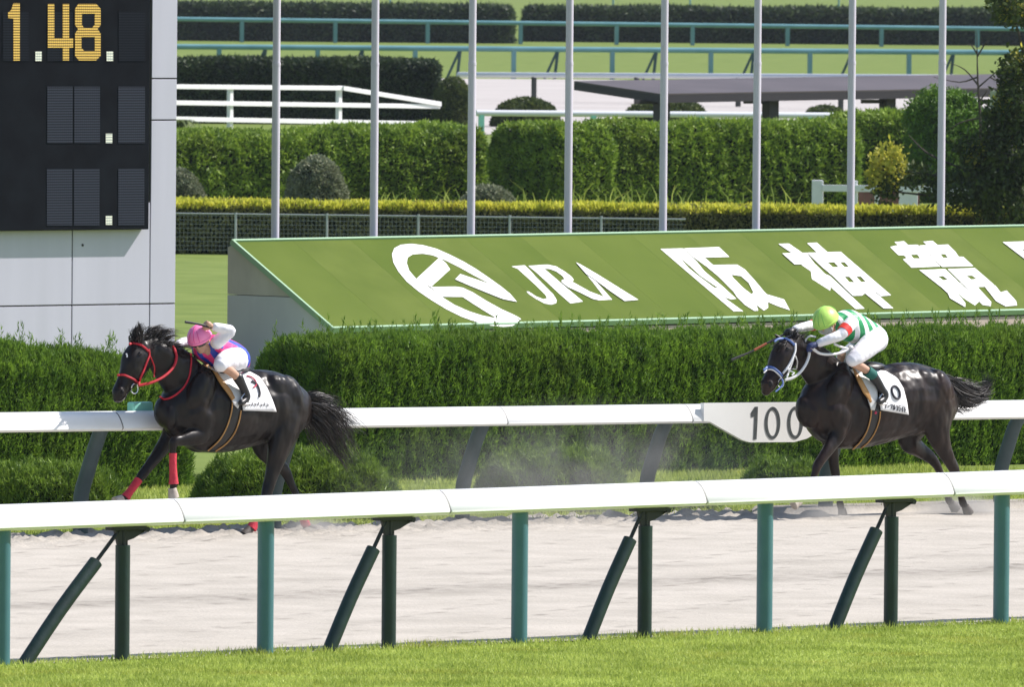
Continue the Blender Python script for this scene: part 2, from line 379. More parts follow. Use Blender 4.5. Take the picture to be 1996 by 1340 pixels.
M_seam=mat('dark_seam',(.05,.045,.04),rough=.9); M_sleeve=mat('grey_joint_sleeve',(.16,.16,.155),rough=.6)
def near_rail():
    root=empty('running_rail',NA,'white rounded running rail on teal posts and padded green supports along the turf edge','running rail')
    def ln(px): return on_line(NA,NB,px)
    hl=1.25; zt=lambda p: hl+.02*((p-NA).dot(ND)/10)
    prof=seg_profile('near')
    j0=ln(865); j1=ln(1365); step=(j1-j0).dot(ND)
    for k in range(-4,5):
        p=j0+ND*(k*step); q=j0+ND*((k+1)*step); p=p.copy(); q=q.copy(); p.z=zt(p); q.z=zt(q); bm=bmesh.new()
        beam(bm,p+ND*.005,q-ND*.005,prof,PN); obj('rail_section',bm,M_white,root,True)
        bm=bmesh.new(); beam(bm,p-ND*.05,p+ND*.05,[(y*.95,z*.95-.004) for y,z in prof],PN); obj('joint_sleeve',bm,M_sleeve,root,True)
    t0=ln(8); t1=ln(1957); st=(t1-t0).length/4
    for k in range(-2,7):
        p=t0+ND*(st*k); bm=bmesh.new(); tube(bm,[p-Z*.1,p+Z*(zt(p)-.12)],.066,18,lat=ND,rb=.066); obj('post',bm,M_teal,root,True)
    c0=ln(243); 
    feet=[(ln(243),ln(42)),(ln(763),ln(640)),(ln(1262),ln(1146)),(ln(1742),ln(1626))]
    sp=(feet[3][0]-feet[1][0])*.5
    feet+= [(feet[0][0]-sp,feet[0][0]-sp-ND*.7),(feet[3][0]+sp,feet[3][0]+sp-ND*.62)]
    for a,b in feet:
        zb=zt(a)-.19; long=(a-b).length>1.0
        su=bpy.data.objects.new('support',None); C.objects.link(su); su.parent=root; su.location=a-NA
        def lk(nm,bm,m,sm=True):
            return obj(nm,bm,m,su,sm)
        bm=bmesh.new(); tube(bm,[a-Z*.05,a+Z*(zb-.155)],.058,16); 
        lk('upright_pad',bm,M_pad)
        top=a+Z*(zb-.03)-ND*.03
        f=.78 if not long else .76
        d=(top-b); bm=bmesh.new(); bow=Vector((0,0,0))
        tube(bm,[b-Z*.05-d.normalized()*.02,b+d*.4-ND*.002,b+d*f],.056,16,sub=3); lk('strut_pad',bm,M_pad)
        bm=bmesh.new(); tube(bm,[b+d*(f-.03),top],.016,8); tube(bm,[a+Z*(zb-.17),a+Z*(zb-.01)],.020,8); lk('iron_rod',bm,M_iron)
        bm=bmesh.new(); cbox(bm,a+Z*(zb-.02)+ND*.03,ND*.34,PN*.10,Z*.035,.006)
        poly3(bm,[[a+ND*x+Z*(zb-.03+z)-PN*.012 for x,z in ((-.09,0),(.24,0),(.20,-.03),(.10,-.075),(.04,-.09),(.04,-.15),(-.02,-.17),(-.05,-.14))]],PN*.024)
        tube(bm,[a+ND*.21+Z*(zb-.035)-PN*.04,a+ND*.21+Z*(zb-.035)+PN*.05],.022,10)
        lk('bracket',bm,M_iron,False)
near_rail()

# ---------------------------------------------------------------- far rail
FN=Vector((FD.y,-FD.x,0))
def far_rail():
    root=empty('inner_rail',FA,'white inner running rail on curved grey posts behind the galloping horses','running rail')
    OV=.36; BA=FA+FN*OV; BB=FB+FN*OV
    zl=zat(0,805,on_line(BA,BB,0)); zr=zat(1900,782,on_line(BA,BB,1900)); A0=(on_line(BA,BB,0)-BA).dot(FD); A1=(on_line(BA,BB,1900)-BA).dot(FD)
    zt=lambda p: zl+(zr-zl)*((p-BA).dot(FD)-A0)/(A1-A0)
    ln=lambda px: on_line(BA,BB,px)
    prof=seg_profile('far'); j0=ln(229); j1=ln(979); step=(j1-j0).dot(FD)/2; 
    for k in range(-3,7):
        p=j0+FD*(k*step); q=p+FD*step; p.z=zt(p); q.z=zt(q); bm=bmesh.new(); beam(bm,p+FD*.004,q-FD*.004,prof,FN); obj('rail_section',bm,M_white,root,True)
        bm=bmesh.new(); beam(bm,p-FD*.05,p+FD*.05,[(y*.95,z*.95-.004) for y,z in prof],FN); obj('joint_sleeve',bm,M_sleeve,root,True)
    f0=on_line(FA,FB,160); st=(on_line(FA,FB,905)-f0).dot(FD)/2
    for k in range(-1,8):
        f=f0+FD*(k*st); zz=zt(f); bm=bmesh.new()
        pts=[f-Z*.1,f+Z*.28,f+Z*.42+FN*.02,f+Z*.58+FN*.09,f+Z*.82+FN*.20,f+Z*(zz-.12)+FN*.33]
        tube(bm,pts,[.07,.07,.068,.066,.062,.06],14,sub=3,lat=FD,rb=[.075]*6); obj('curved_post',bm,M_post,root,True)
    # distance marker built into the rail
    pl=ln(1500)+FN*.112
    def pp(x,y,off=0): return onplane(x,y,pl+FN*off,FN)
    out=[(1372,786.5),(1660,784),(1660,818.5),(1632,823),(1572,856),(1548,862.5),(1462,863),(1446,858),(1384,823),(1372,821.5)]
    bm=bmesh.new(); poly3(bm,[[pp(x,y) for x,y in out]],-FN*.05); bmesh.ops.recalc_face_normals(bm,faces=bm.faces)
    mk=obj('marker_panel',bm,M_white,root)
    M_num=mat('marker_grey_paint',(.035,.045,.047),(.07,.08,.08),scale=30,rough=.6)
    z8=lambda X,Y:(1200+X/3.992,740+Y/3.992)
    one=[z8(*p) for p in ((1052,262),(1082,214),(1108,213),(1104,340),(1097,468),(1072,470),(1077,350),(1080,290),(1056,294))]
    bm=bmesh.new(); poly3(bm,[[pp(x,y,.004) for x,y in one]]); obj('numeral',bm,M_num,mk)
    for cx,cy in ((1221,341),(1398,338)):
        o_=[];i_=[];bm=bmesh.new()
        for k in range(36):
            a=2*math.pi*k/36; o_.append(z8(cx+61*math.cos(a)-6*math.sin(a)*.3,cy+127*math.sin(a))); i_.append(z8(cx+37*math.cos(a),cy+101*math.sin(a)))
        for k in range(36):
            q=[o_[k],o_[(k+1)%36],i_[(k+1)%36],i_[k]]; bm.faces.new([bm.verts.new(pp(x,y,.004)) for x,y in q])
        obj('numeral',bm,M_num,mk)
    b=ln(290)-FN*.12; b.z=zt(b)+.02; e=empty('mint_cap',b,'small mint green plastic cap on the white rail beside the leading horse','rail cap')
    bm=bmesh.new(); cbox(bm,b+Z*.01,FD*.24,FN*.10,Z*.10,.02); 
    C.objects.unlink(e); o=obj('marker_cap',bm,M_mint); props(o,'small mint green plastic cap behind the white rail by the leading horse','rail cap')
far_rail()

# ---------------------------------------------------------------- front hedges and low bushes
M_hedge = leafmat('conifer_hedge',(.052,.122,.014),(.225,.365,.038),clump=3.2,trans=.42)
M_bushf = leafmat('low_conifer_bush',(.06,.125,.014),(.26,.38,.045),clump=4.0,trans=.3)
HA=G(640,945);HB=G(1996,906); HDv=dirv(HA,HB)
hz_l=zat(700,664,on_line(HA,HB,700)); hz_r=zat(1990,652,on_line(HA,HB,1990))
HL=(on_line(HA,HB,2120)-HA).length
clipped('conifer_hedge','long feathery dark green conifer hedge behind both horses with spiky shoots on top','hedge',HA,HDv,HL,1.35,hz_l,hz_r+.02,M_hedge,7500,.050,.0135,p=7,Rr=.5,amp=.045,f=2.6,up=.9,jit=.5,spikes=30,spike_h=.20,seed=11,depth=.06)
h2a=on_line(HA,HB,-150); L2=(on_line(HA,HB,400)-h2a).length
clipped('conifer_hedge','short feathery conifer hedge at the left edge in front of the scoreboard','hedge',h2a,HDv,L2,1.3,zat(100,640,on_line(HA,HB,100)),zat(330,722,on_line(HA,HB,330)),M_hedge,7500,.050,.0135,p=4.5,Rr=.9,amp=.045,f=2.6,up=.9,jit=.5,spikes=30,spike_h=.26,seed=12,depth=.06)
def lowbush(x0,x1,yb,yt,label,seed,th=1.1,p=2.6):
    a=G(x0,yb); b=G(x1,yb); d=Vector((1,0,0)); L=(b-a).length; h=zat((x0+x1)/2,yt,(a+b)/2+Vector((0,th/2,0)))
    clipped('low_bush',label,'bush',a,d,L,th,h,h,M_bushf,5200,.055,.016,p=p,Rr=L*.42,amp=.05,f=4,up=.7,jit=.6,spikes=25,spike_h=.10,seed=seed,depth=.04,group='low clipped conifer bushes under the inner rail')
lowbush(-60,235,1012,905,'low green bush at the left edge under the inner rail',21)
lowbush(368,765,1016,884,'wide low green bush behind the legs of the leading horse',22,1.4)
lowbush(925,1215,1002,882,'low green bush seen through the dust between the two horses',23,1.2)
lowbush(1455,1612,972,903,'small low bush beside the front legs of the trailing horse',24,.8)
lowbush(1290,1400,1000,962,'flat grey green bush low behind the near rail between the horses',25,.6)

# ---------------------------------------------------------------- scoreboard building
PHI=R(40.5); BD=Vector((math.cos(PHI),math.sin(PHI),0)); BN=Vector((BD.y,-BD.x,0))
BC=G(341,732)             # right front bottom corner
M_panel=mat('grey_white_cladding',(.56,.545,.65),(.50,.49,.58),scale=2.2,rough=.55,stretch=(1.5,1.5,.12),lo=.25,hi=.75,detail=9)
def building():
    root=empty('scoreboard_building',BC,'pale panelled scoreboard building with a black result display at the left edge','building')
    p0=BC.copy(); n=BN
    def pp(x,y,off=0): return onplane(x,y,p0+n*off,n)
    def sx(px): return (pp(px,600)-p0).dot(BD)
    def zy(px,py): return pp(px,py).z
    Ltot=5.2; Htot=7.2
    bm=bmesh.new(); frame_box(bm,p0-BD*Ltot-Z*.1-n*2.4,BD*Ltot,n*(2.4-.02),Z*Htot); obj('core_wall',bm,M_seam,root)
    # cladding panels: columns and rows with dark open joints between them
    cols=[-Ltot,sx(-160),sx(140),sx(291.5),0]; ztop=Htot
    zr=[0,zy(341,690),zy(341,592),None]
    zb=zy(150,449)
    g=.009
    def panel(x0,x1,z0,z1):
        bm=bmesh.new(); frame_box(bm,p0+BD*(x0+g)-n*.018+Z*(z0+g),BD*(x1-x0-2*g),n*.02,Z*(z1-z0-2*g),.004); obj('cladding_panel',bm,M_panel,root)
    for i in range(3):
        panel(cols[i],cols[i+1],-.05,zr[1]); panel(cols[i],cols[i+1],zr[1],zr[2]); panel(cols[i],cols[i+1],zr[2],zb+.35)
    i=3; ys=[-.05,zr[1],zr[2],zy(320,234),zy(320,153),zy(320,-60),ztop]
    for a,b in zip(ys[:-1],ys[1:]): panel(cols[3],cols[4],a,b)
    bm=bmesh.new(); c=pp(161,478,.002); tube(bm,[c,c+n*.004],.018,12); obj('vent_hole',bm,M_seam,root)
    # display box, stands proud of the cladding
    M_disp=mat('display_black',(.006,.007,.010),(.009,.011,.015),scale=3,rough=.8,spec=.05)
    ov=.13
    pf=lambda x,y,off=0: onplane(x,y,p0+n*(ov+off),n)
    xl=-Ltot; xr=(pf(291,300)-p0).dot(BD); zb=pf(150,449).z
    bm=bmesh.new(); frame_box(bm,p0+BD*xl+n*.004+Z*zb,BD*(xr-xl),n*(ov-.004),Z*(Htot-zb),.01); ds=obj('result_display',bm,M_disp,root)
    q=lambda X,Y,o=0: pf(X/2.68,Y/2.68,o)
    def gridmat(name,base,dot,em,s):
        M=bpy.data.materials.new(name); M.use_nodes=True; t=M.node_tree; b=t.nodes['Principled BSDF']; b.inputs['Roughness'].default_value=.8; b.inputs['Specular IOR Level'].default_value=.05
        tc=t.nodes.new('ShaderNodeTexCoord'); w=t.nodes.new('ShaderNodeTexWave'); w.bands_direction='Z'; w.inputs['Scale'].default_value=9.5; w.inputs['Distortion'].default_value=.25; t.links.new(tc.outputs['Object'],w.inputs[0])
        w2=t.nodes.new('ShaderNodeTexWave'); w2.bands_direction='X'; w2.inputs['Scale'].default_value=13; t.links.new(tc.outputs['Object'],w2.inputs[0])
        mu=t.nodes.new('ShaderNodeMath'); mu.operation='MULTIPLY'; t.links.new(w.outputs['Fac'],mu.inputs[0])
        ad=t.nodes.new('ShaderNodeMath'); ad.operation='MULTIPLY_ADD'; ad.inputs[1].default_value=.5; ad.inputs[2].default_value=.5; t.links.new(w2.outputs['Fac'],ad.inputs[0]); t.links.new(ad.outputs[0],mu.inputs[1])
        r=t.nodes.new('ShaderNodeValToRGB'); r.color_ramp.elements[0].position=.12; r.color_ramp.elements[1].position=.6; r.color_ramp.elements[0].color=(*base,1); r.color_ramp.elements[1].color=(*dot,1); t.links.new(mu.outputs[0],r.inputs[0])
        t.links.new(r.outputs[0],b.inputs['Base Color'])
        if em: t.links.new(r.outputs[0],b.inputs['Emission Color']); b.inputs['Emission Strength'].default_value=s
        return M
    M_dim=gridmat('unlit_lamp_grid',(.018,.021,.030),(.048,.054,.075),False,0)
    M_amber=gridmat('amber_lamps',(.16,.10,.03),(.66,.44,.11),True,.30)
    M_dot=gridmat('white_point_lamps',(.35,.38,.36),(.75,.75,.62),True,.2)
    def quadp(x0,y0,x1,y1,m,nm,off):
        bm=bmesh.new(); poly3(bm,[[q(x0,y0,off),q(x1,y0,off),q(x1,y1,off),q(x0,y1,off)]],-n*.003); return obj(nm,bm,m,ds)
    for r_ in ((247,452,380,748),(388,452,522,748),(618,452,757,748),(245,882,377,1178),(387,882,520,1178),(618,882,754,1177)): quadp(*r_,M_dim,'lamp_module',.006)
    M_dim2=gridmat('unlit_lamp_grid_dark',(.008,.010,.014),(.015,.018,.026),False,0)
    for r_ in ((15,60,150,318),(247,60,380,318),(388,60,522,318),(620,60,758,318)): quadp(*r_,M_dim2,'lamp_module',.006)
    for r_ in ((185,268,218,318),(557,268,591,318),(553,698,587,748),(553,1128,586,1175)): quadp(*r_,M_dot,'point_lamp',.008)
    d1=[(70,15),(104,15),(104,316),(70,316),(70,96),(42,93),(42,64),(58,52)]
    d4=[(250,18),(284,18),(284,200),(328,200),(328,18),(361,18),(361,200),(382,200),(382,248),(361,248),(361,315),(328,315),(328,248),(250,248)]
    d8=[(410,18),(502,18),(526,45),(526,130),(510,150),(526,175),(526,290),(502,315),(412,315),(392,290),(392,175),(408,150),(392,130),(392,45)]
    for nm,loops in (('digit',[d1]),('digit',[d4]),('digit',[d8,[(428,70),(495,70),(495,128),(480,145),(440,145),(428,130)],[(426,192),(495,192),(495,265),(440,265),(426,250)]])):
        bm=bmesh.new(); poly3(bm,[[q(x,y,.010) for x,y in l] for l in loops]); obj(nm,bm,M_amber,ds)
building()

# ---------------------------------------------------------------- sloping sign
def sign():
    base=G(455,724); T0=Vector((base.x,base.y,zat(462,472,base)))
    E=on_line(base,base+Vector((math.cos(R(45.5)),math.sin(R(45.5)),0)),2250)
    SD=dirv(base,E); SN=Vector((SD.y,-SD.x,0)); L=(E-base).length
    zR=zat(1996,443,on_line(base,E,1996)); k=(on_line(base,E,1996)-base).length
    slope_z=(zR-T0.z)/k; dx=SD+Z*slope_z
    # front edge: seen through (650,640)
    Fp=None
    for t in np.linspace(1.0,3.0,400):
        p=base+SN*t
        d=ray(650,640)
        if abs((EYE+d*(p.y/d.y)).x-p.x)<.006: Fp=p; zF=zat(650,640,p); break
    if Fp is None: Fp=base+SN*1.9; zF=.62
    root=empty('sloping_sign',base,'long sloping green lawn sign with white emblem and characters behind the hedge','sign')
    TL=T0; FL=Vector((Fp.x,Fp.y,zF)); D=(FL-TL)
    n=D.cross(dx).normalized(); n=n if n.z>0 else -n
    M_green=mat('sign_green_turf',(.090,.130,.022),(.110,.150,.028),scale=.9,rough=.9,bump=.2,bscale=90,stretch=(1,1,1),detail=9,spec=.1)
    M_trim=mat('pale_mint_trim',(.30,.46,.30),rough=.6); M_end=mat('concrete_end',(.62,.57,.53),(.48,.44,.41),scale=2.5,rough=.85,stretch=(1,1,.5)); M_end2=mat('grey_metal_end',(.68,.68,.74),(.58,.58,.64),scale=2,rough=.7,stretch=(1,1,.3)); M_basem=mat('brown_plinth',(.50,.40,.36),rough=.8)
    greens=[M_green,mat('sign_green_turf_worn',(.094,.132,.024),(.116,.154,.031),scale=1.6,rough=.9,bump=.25,bscale=90,detail=9,spec=.1),mat('sign_green_turf_deep',(.086,.127,.020),(.105,.146,.026),scale=.7,rough=.9,bump=.25,bscale=90,detail=9,spec=.1)]
    ns=int(L/1.02)
    for i in range(ns):
        a,b=TL+dx*(L*i/ns+.001),TL+dx*(L*(i+1)/ns-.001); bm=bmesh.new(); poly3(bm,[[a,b,b+D,a+D]],-n*.06); obj('turf_strip',bm,greens[(i*7+i//3)%3],root)
    tw=.034
    bm=bmesh.new(); frame_box(bm,TL-dx*.02-n*.05,dx*(L+.04),-D.normalized()*tw,n*.075); 
    frame_box(bm,FL-dx*.02-n*.05,dx*(L+.04),D.normalized()*tw,n*.075)
    frame_box(bm,TL-dx*tw-n*.05-D.normalized()*tw,dx*tw*.98,D+D.normalized()*tw*2,n*.072); obj('edge_trim',bm,M_trim,root)
    # end wall (lower metal skirt and upper concrete cheek)
    zm=zat(455,575,base); o=base-SD*.0
    g=.03
    def ep(t,z): p=base+SN*t; return Vector((p.x,p.y,z))
    tF=(Fp-base).length; tm=tF*(T0.z-zm)/(T0.z-zF)
    bm=bmesh.new(); poly3(bm,[[ep(-.12,zm+.004),ep(tm*.98,zm+.004),ep(0,T0.z-.03),ep(-.12,T0.z-.07)]],SD*.12); obj('end_cheek',bm,M_end,root)
    bm=bmesh.new(); poly3(bm,[[ep(-.12,-.05),ep(tF,-.05),ep(tF-.01,zF-.03),ep(tm*.98,zm-.004),ep(-.12,zm-.004)]],SD*.12); obj('end_skirt',bm,M_end2,root)
    bm=bmesh.new(); frame_box(bm,Vector((Fp.x,Fp.y,-.05))+SD*.13-SN*.06,SD*(L-.2)+Z*slope_z*L,SN*.05,Z*(zF-.03)); obj('plinth',bm,M_basem,root)
    bm=bmesh.new(); frame_box(bm,Vector((base.x,base.y,-.05))+SD*.13,SD*(L-.2),-SN*.08,Z*(T0.z-.02)); obj('back_wall',bm,M_end,root)
    M_let=mat('white_lettering',(.82,.82,.80),(.72,.74,.68),scale=6,rough=.7,lo=.5,hi=.9)
    cnt=[0]
    def sp(x,y): return onplane(x,y,TL+n*(.004+.0025*cnt[0]),n)
    a5=lambda X,Y:(700+X/3.0708,430+Y/3.0708); a6=lambda X,Y:(1250+X/2.6756,430+Y/2.6756)
    def shape(bm,f,loops):
        cnt[0]=(cnt[0]+1)%5; poly3(bm,[[sp(*f(*p)) for p in l] for l in loops])
    bm=bmesh.new()
    shape(bm,a5,[[(945,487),(905,440),(850,395),(780,345),(700,290),(620,243),(540,203),(460,168),(380,147),(310,139),(250,145),(212,165),(197,200),(205,250),(235,305),(285,365),(350,420),(430,475),(520,530),(610,575),(700,608),(790,630),(860,637),(915,633),(940,619),(860,579),(800,582),(740,570),(660,545),(570,505),(480,448),(420,400),(342,350),(300,300),(285,255),(290,222),(320,203),(380,198),(440,208),(520,240),(600,280),(680,325),(750,362),(805,390)]])
    shape(bm,a5,[[(428,398),(580,396),(620,402),(680,430),(760,480),(850,530),(940,571),(970,590),(940,620),(915,633),(850,600),(780,560),(700,510),(620,458),(490,456),(455,425)]])
    shape(bm,a5,[[(342,350),(480,222),(520,255),(545,293),(430,398),(385,378)]])
    shape(bm,a5,[[(575,352),(605,320),(700,352),(805,388),(880,430),(945,487),(860,470),(760,430),(650,385)]])
    obj('emblem',bm,M_let,root)
    def glyph(nm,f,shapes):
        bm=bmesh.new()
        for s in shapes: shape(bm,f,s)
        obj(nm,bm,M_let,root)
    glyph('letter',a5,[[[(912,275),(990,268),(1015,290),(1060,340),(1110,390),(1160,440),(1182,475),(1180,495),(1150,504),(1110,497),(1060,470),(1015,440),(1002,425),(1015,425),(1060,455),(1105,472),(1125,465),(1115,445),(1060,390),(1000,335),(950,290)]]])
    glyph('letter',a5,[[[(1013,272),(1060,268),(1110,290),(1180,350),(1250,410),(1340,485),(1265,497),(1200,440),(1120,365),(1060,310)]],[[(1060,268),(1130,264),(1180,275),(1230,305),(1270,335),(1285,355),(1270,372),(1225,375),(1210,360),(1230,350),(1215,330),(1180,305),(1140,290),(1100,288)]],[[(1210,368),(1275,366),(1380,425),(1460,455),(1440,478),(1400,470),(1320,430),(1250,398)]]])
    glyph('letter',a5,[[[(1298,250),(1330,265),(1440,330),(1560,405),(1672,475),(1590,482),(1500,420),(1400,345),(1360,320)]],[[(1298,250),(1370,310),(1400,345),(1450,400),(1515,474),(1430,478),(1462,452),(1400,370),(1340,300)]]])
    glyph('character',a6,[[[(100,148),(218,145),(290,215),(330,265),(420,340),(495,408),(470,412),(430,400),(395,375),(532,474),(482,474),(300,320)],[(205,200),(222,210),(262,245),(310,290),(405,355),(380,350),(300,290),(250,250)]],
      [[(222,145),(405,138),(460,190),(330,193),(375,232),(500,230),(540,255),(590,310),(640,370),(655,385),(745,412),(775,468),(720,450),(660,425),(662,455),(640,470),(600,440),(610,470),(590,472),(540,440),(500,400),(480,370),(440,330),(400,290),(340,240),(270,190)],[(470,283),(520,290),(560,325),(585,375),(575,385),(530,350),(480,300)]]])
    glyph('character',a6,[[[(715,122),(770,120),(845,172),(795,176)]],[[(735,171),(862,168),(905,226),(800,229)]],[[(830,228),(905,225),(960,280),(992,302),(985,366),(890,305),(885,265)]],[[(925,265),(985,290),(1165,460),(1118,462),(985,345)]],
      [[(865,118),(915,115),(975,168),(920,170)]],
      [[(865,168),(1040,163),(1303,390),(1250,395),(1225,372),(1170,378),(1150,392),(1105,393),(1060,350),(1000,290),(940,240)],[(970,218),(1005,217),(1030,243),(1000,244)],[(1035,217),(1060,217),(1085,243),(1060,243)],[(1060,293),(1085,293),(1112,322),(1085,322)],[(1120,293),(1145,292),(1172,320),(1148,322)]],
      [[(1160,374),(1215,370),(1315,458),(1265,459)]]])
    glyph('character',a6,[[[(1320,112),(1370,108),(1395,130),(1345,133)]],[[(1298,138),(1330,130),(1440,126),(1480,160),(1560,240),(1410,246),(1365,203),(1385,195),(1370,182),(1340,180)],[(1405,178),(1440,177),(1455,198),(1420,198)]],
      [[(1470,110),(1520,106),(1545,128),(1600,125),(1640,165),(1655,188),(1680,190),(1732,238),(1570,242),(1480,160),(1450,130),(1490,128)],[(1560,175),(1585,175),(1600,195),(1575,195)],[(1492,175),(1508,175),(1523,190),(1505,190)]],
      [[(1450,258),(1585,253),(1665,330),(1620,345),(1565,348)],[(1545,290),(1575,290),(1600,310),(1575,312)]],[[(1562,345),(1622,342),(1690,430),(1690,452),(1610,405),(1600,380)]],[[(1620,343),(1662,325),(1700,362),(1765,420),(1740,443),(1680,405)]],
      [[(1598,253),(1740,248),(1840,335),(1810,345),(1725,348),(1690,345)],[(1695,288),(1725,287),(1750,305),(1720,308)]],[[(1688,343),(1750,343),(1825,425),(1822,447),(1780,440),(1740,400)]],[[(1790,343),(1845,338),(1875,375),(1905,365),(1955,420),(1960,443),(1900,448),(1850,420)]]])
    glyph('character',a6,[[[(1885,112),(2100,106),(2400,300),(2400,430),(2300,430),(2130,300)],[(1985,150),(2090,148),(2120,172),(2015,174)],[(2050,200),(2150,198),(2185,225),(2085,227)]]])
    # flagpoles behind it
    xs=[536,728,917.5,1106.5,1291.5,1473,1657,1833]; M_pole=mat('pale_grey_pole',(.62,.575,.67),(.55,.51,.60),scale=2,rough=.5,stretch=(1,1,.2))
    lb=['tall pale flagpole behind the upper left corner of the sign, nearest the scoreboard','tall pale flagpole just left of the white emblem of the sign','tall pale flagpole behind the right half of the white emblem','tall pale flagpole above the white letters of the sign','tall pale flagpole above the first big character of the sign','tall pale flagpole between the first and the second big character','tall pale flagpole above the gap before the third big character','tall pale flagpole in front of the round tree, rightmost of the row']
    b2=base-SN*.35; e2=b2+SD*20
    for i,x in enumerate(xs):
        p=on_line(b2,e2,x-1); r=empty('flagpole',p,lb[i],'flagpole','flagpoles in a row behind the sloping sign')
        if i==0:
            bm=bmesh.new(); tube(bm,[p-Z*.1,p+Z*3.95],.052,20,rb=.052); me1=from_bm(bm); 
            bm=bmesh.new(); tube(bm,[p+Z*3.952,p+Z*9],.049,20,rb=.049); me2=from_bm(bm); bm=bmesh.new(); tube(bm,[p+Z*3.93,p+Z*3.97],.055,20); me3=from_bm(bm)
            A=[link('lower_tube',me1,M_pole,r,True),link('upper_tube',me2,M_pole,r,True),link('joint_collar',me3,M_pole,r,True)]
        else:
            for a in A: c=a.copy(); C.objects.link(c); c.parent=r
sign()
# ---------------------------------------------------------------- garden behind the sign
M_trim_h=leafmat('box_hedge',(.09,.10,.035),(.34,.33,.11),clump=2.5,trans=.3)
M_yellow=leafmat('sun_tinted_shoots',(.38,.42,.04),(.75,.72,.10),clump=2.2,trans=.45)  # sunlight on the box hedge top, put into a yellow leaf colour
M_mid=leafmat('mid_green_hedge',(.070,.14,.016),(.33,.46,.055),clump=3,trans=.3)
M_darkh=leafmat('dark_hedge',(.012,.028,.016),(.075,.115,.030),clump=.8,trans=.25)
M_greyb=leafmat('grey_leaved_shrub',(.07,.09,.04),(.38,.40,.26),clump=4,trans=.2)
M_topia=leafmat('topiary',(.035,.06,.015),(.13,.17,.035),clump=2,trans=.25)
M_fence=mat('galvanised_wire',(.45,.48,.48),rough=.5,metal=.3)
X1=Vector((1,0,0))
a=G(250,494); b=G(2100,512); d=dirv(a,b); L=(b-a).length
zl=zat(343,396,a); zr=zat(1996,413,b)
clipped('box_hedge','low trimmed hedge with a golden top behind the sign and the wire fence','hedge',a,d,L,.9,zl,zr,M_trim_h,1500,.07,.035,p=8,Rr=.3,amp=.03,f=3,up=.3,jit=.8,seed=31,tri=False,wts=(1,.1,.6,1,1))
g_=np.random.default_rng(2)
def golden():
    n=26000; A=g_.uniform(0,L,n); B=g_.uniform(-.02,.9,n); hh=zl+(zr-zl)*A/L; bk=Vector((-d.y,d.x,0))
    P=np.stack([a.x+d.x*A+bk.x*B,a.y+d.y*A+bk.y*B,hh-.05+g_.uniform(-.06,.06,n)],1); P[:,2]+=.03*nz(P,7,2.)
    D=unit(np.stack([g_.normal(size=n)*.5,g_.normal(size=n)*.5-.2,np.ones(n)],1)); V,F,r=leaves(P,D,.10,.04,9,False)
    return quick_mesh('sun_tinted_shoots',V,F,r,4)
o=bpy.context.scene.objects.get('box_hedge'); s=link('sun_tinted_shoots',golden(),M_yellow,o)
def wire_fence():
    p=a+Vector((0,-.35,0)); zz=.72; root=empty('wire_fence',p,'low galvanised wire mesh fence in front of the golden topped hedge','fence')
    e=on_line(p,p+d*10,1335); Lf=(e-p).length
    bm=bmesh.new(); tube(bm,[p+Z*zz,p+d*Lf+Z*(zz-.02)],.014,6); obj('top_rail',bm,M_fence,root)
    bm=bmesh.new()
    for k in range(int(Lf/.07)):
        x=p+d*(k*.07); frame_box(bm,x+Z*.05,d*.003,Vector((0,.003,0)),Z*(zz-.06))
    for k in range(9):
        z=.08+k*.075; frame_box(bm,p+Z*z,d*Lf,Vector((0,.003,0)),Z*.004)
    obj('mesh_panel',bm,M_fence,root)
    x0=on_line(p,p+d*10,458)
    for k in range(-1,5):
        x=x0+d*(k*(on_line(p,p+d*10,636)-x0).length); bm=bmesh.new(); tube(bm,[x-Z*.05,x+Z*(zz+.02)],.022,8); obj('fence_post',bm,M_fence,root)
wire_fence()
# big green hedges, sawtooth
def seg3(x0,yb0,x1,ang,t,yt0,yt1,label,seed,m=M_mid,dens=1100):
    a=G(x0,yb0); dd=Vector((math.cos(R(ang)),math.sin(R(ang)),0)); b=on_line(a,a+dd,x1); L=(b-a).length
    clipped('tall_hedge',label,'hedge',a,dd,L,t,zat(x0,yt0,a),zat(x1,yt1,b),m,dens,.10,.05,p=5.5,Rr=.7,amp=.09,f=1.7,up=.3,jit=.8,seed=seed,depth=.07,ts=1.3,tamp=.05,wts=(1,.1,1,1,.6),group='tall clipped green hedges behind the sign')
seg3(200,408,960,28,2.2,272,243,'tall bright green clipped hedge between the scoreboard and the third flagpole',41)
seg3(1075,414,1212,38,2.4,243,241,'tall rounded hedge with a dark shaded end behind the fourth flagpole',42)
seg3(1185,408,1690,30,1.9,243,236,'tall bright green clipped hedge behind the fifth and sixth flagpoles',43)
seg3(1640,390,1800,20,1.6,225,222,'tall clipped hedge end beside the round tree',44)
def ball(name,cat,x0,x1,yb,yt,label,m,seed,p=2.2,dens=2200,Ln=.06,Wd=.035,tri=False,group=None,amp=.03,th=None):
    a=G(x0,yb); b=G(x1,yb); L=(b-a).length; th=th or L; c=(a+b)/2+Vector((0,th/2,0)); h=zat((x0+x1)/2,yt,c)
    return clipped(name,label,cat,a,X1,L,th,h,h,m,dens,Ln,Wd,p=p,Rr=L/2,amp=amp,f=4,up=.35,jit=.8,seed=seed,tri=tri,depth=.03,group=group)
ball('round_shrub','shrub',550,672,455,306,'round grey green clipped shrub beside the first flagpole',M_greyb,51)
ball('round_shrub','shrub',290,396,450,330,'round pale leaved shrub touching the scoreboard edge',M_greyb,52)
ball('round_shrub','shrub',888,1004,446,364,'low pale flowering shrub under the dark hedge end',M_greyb,53)
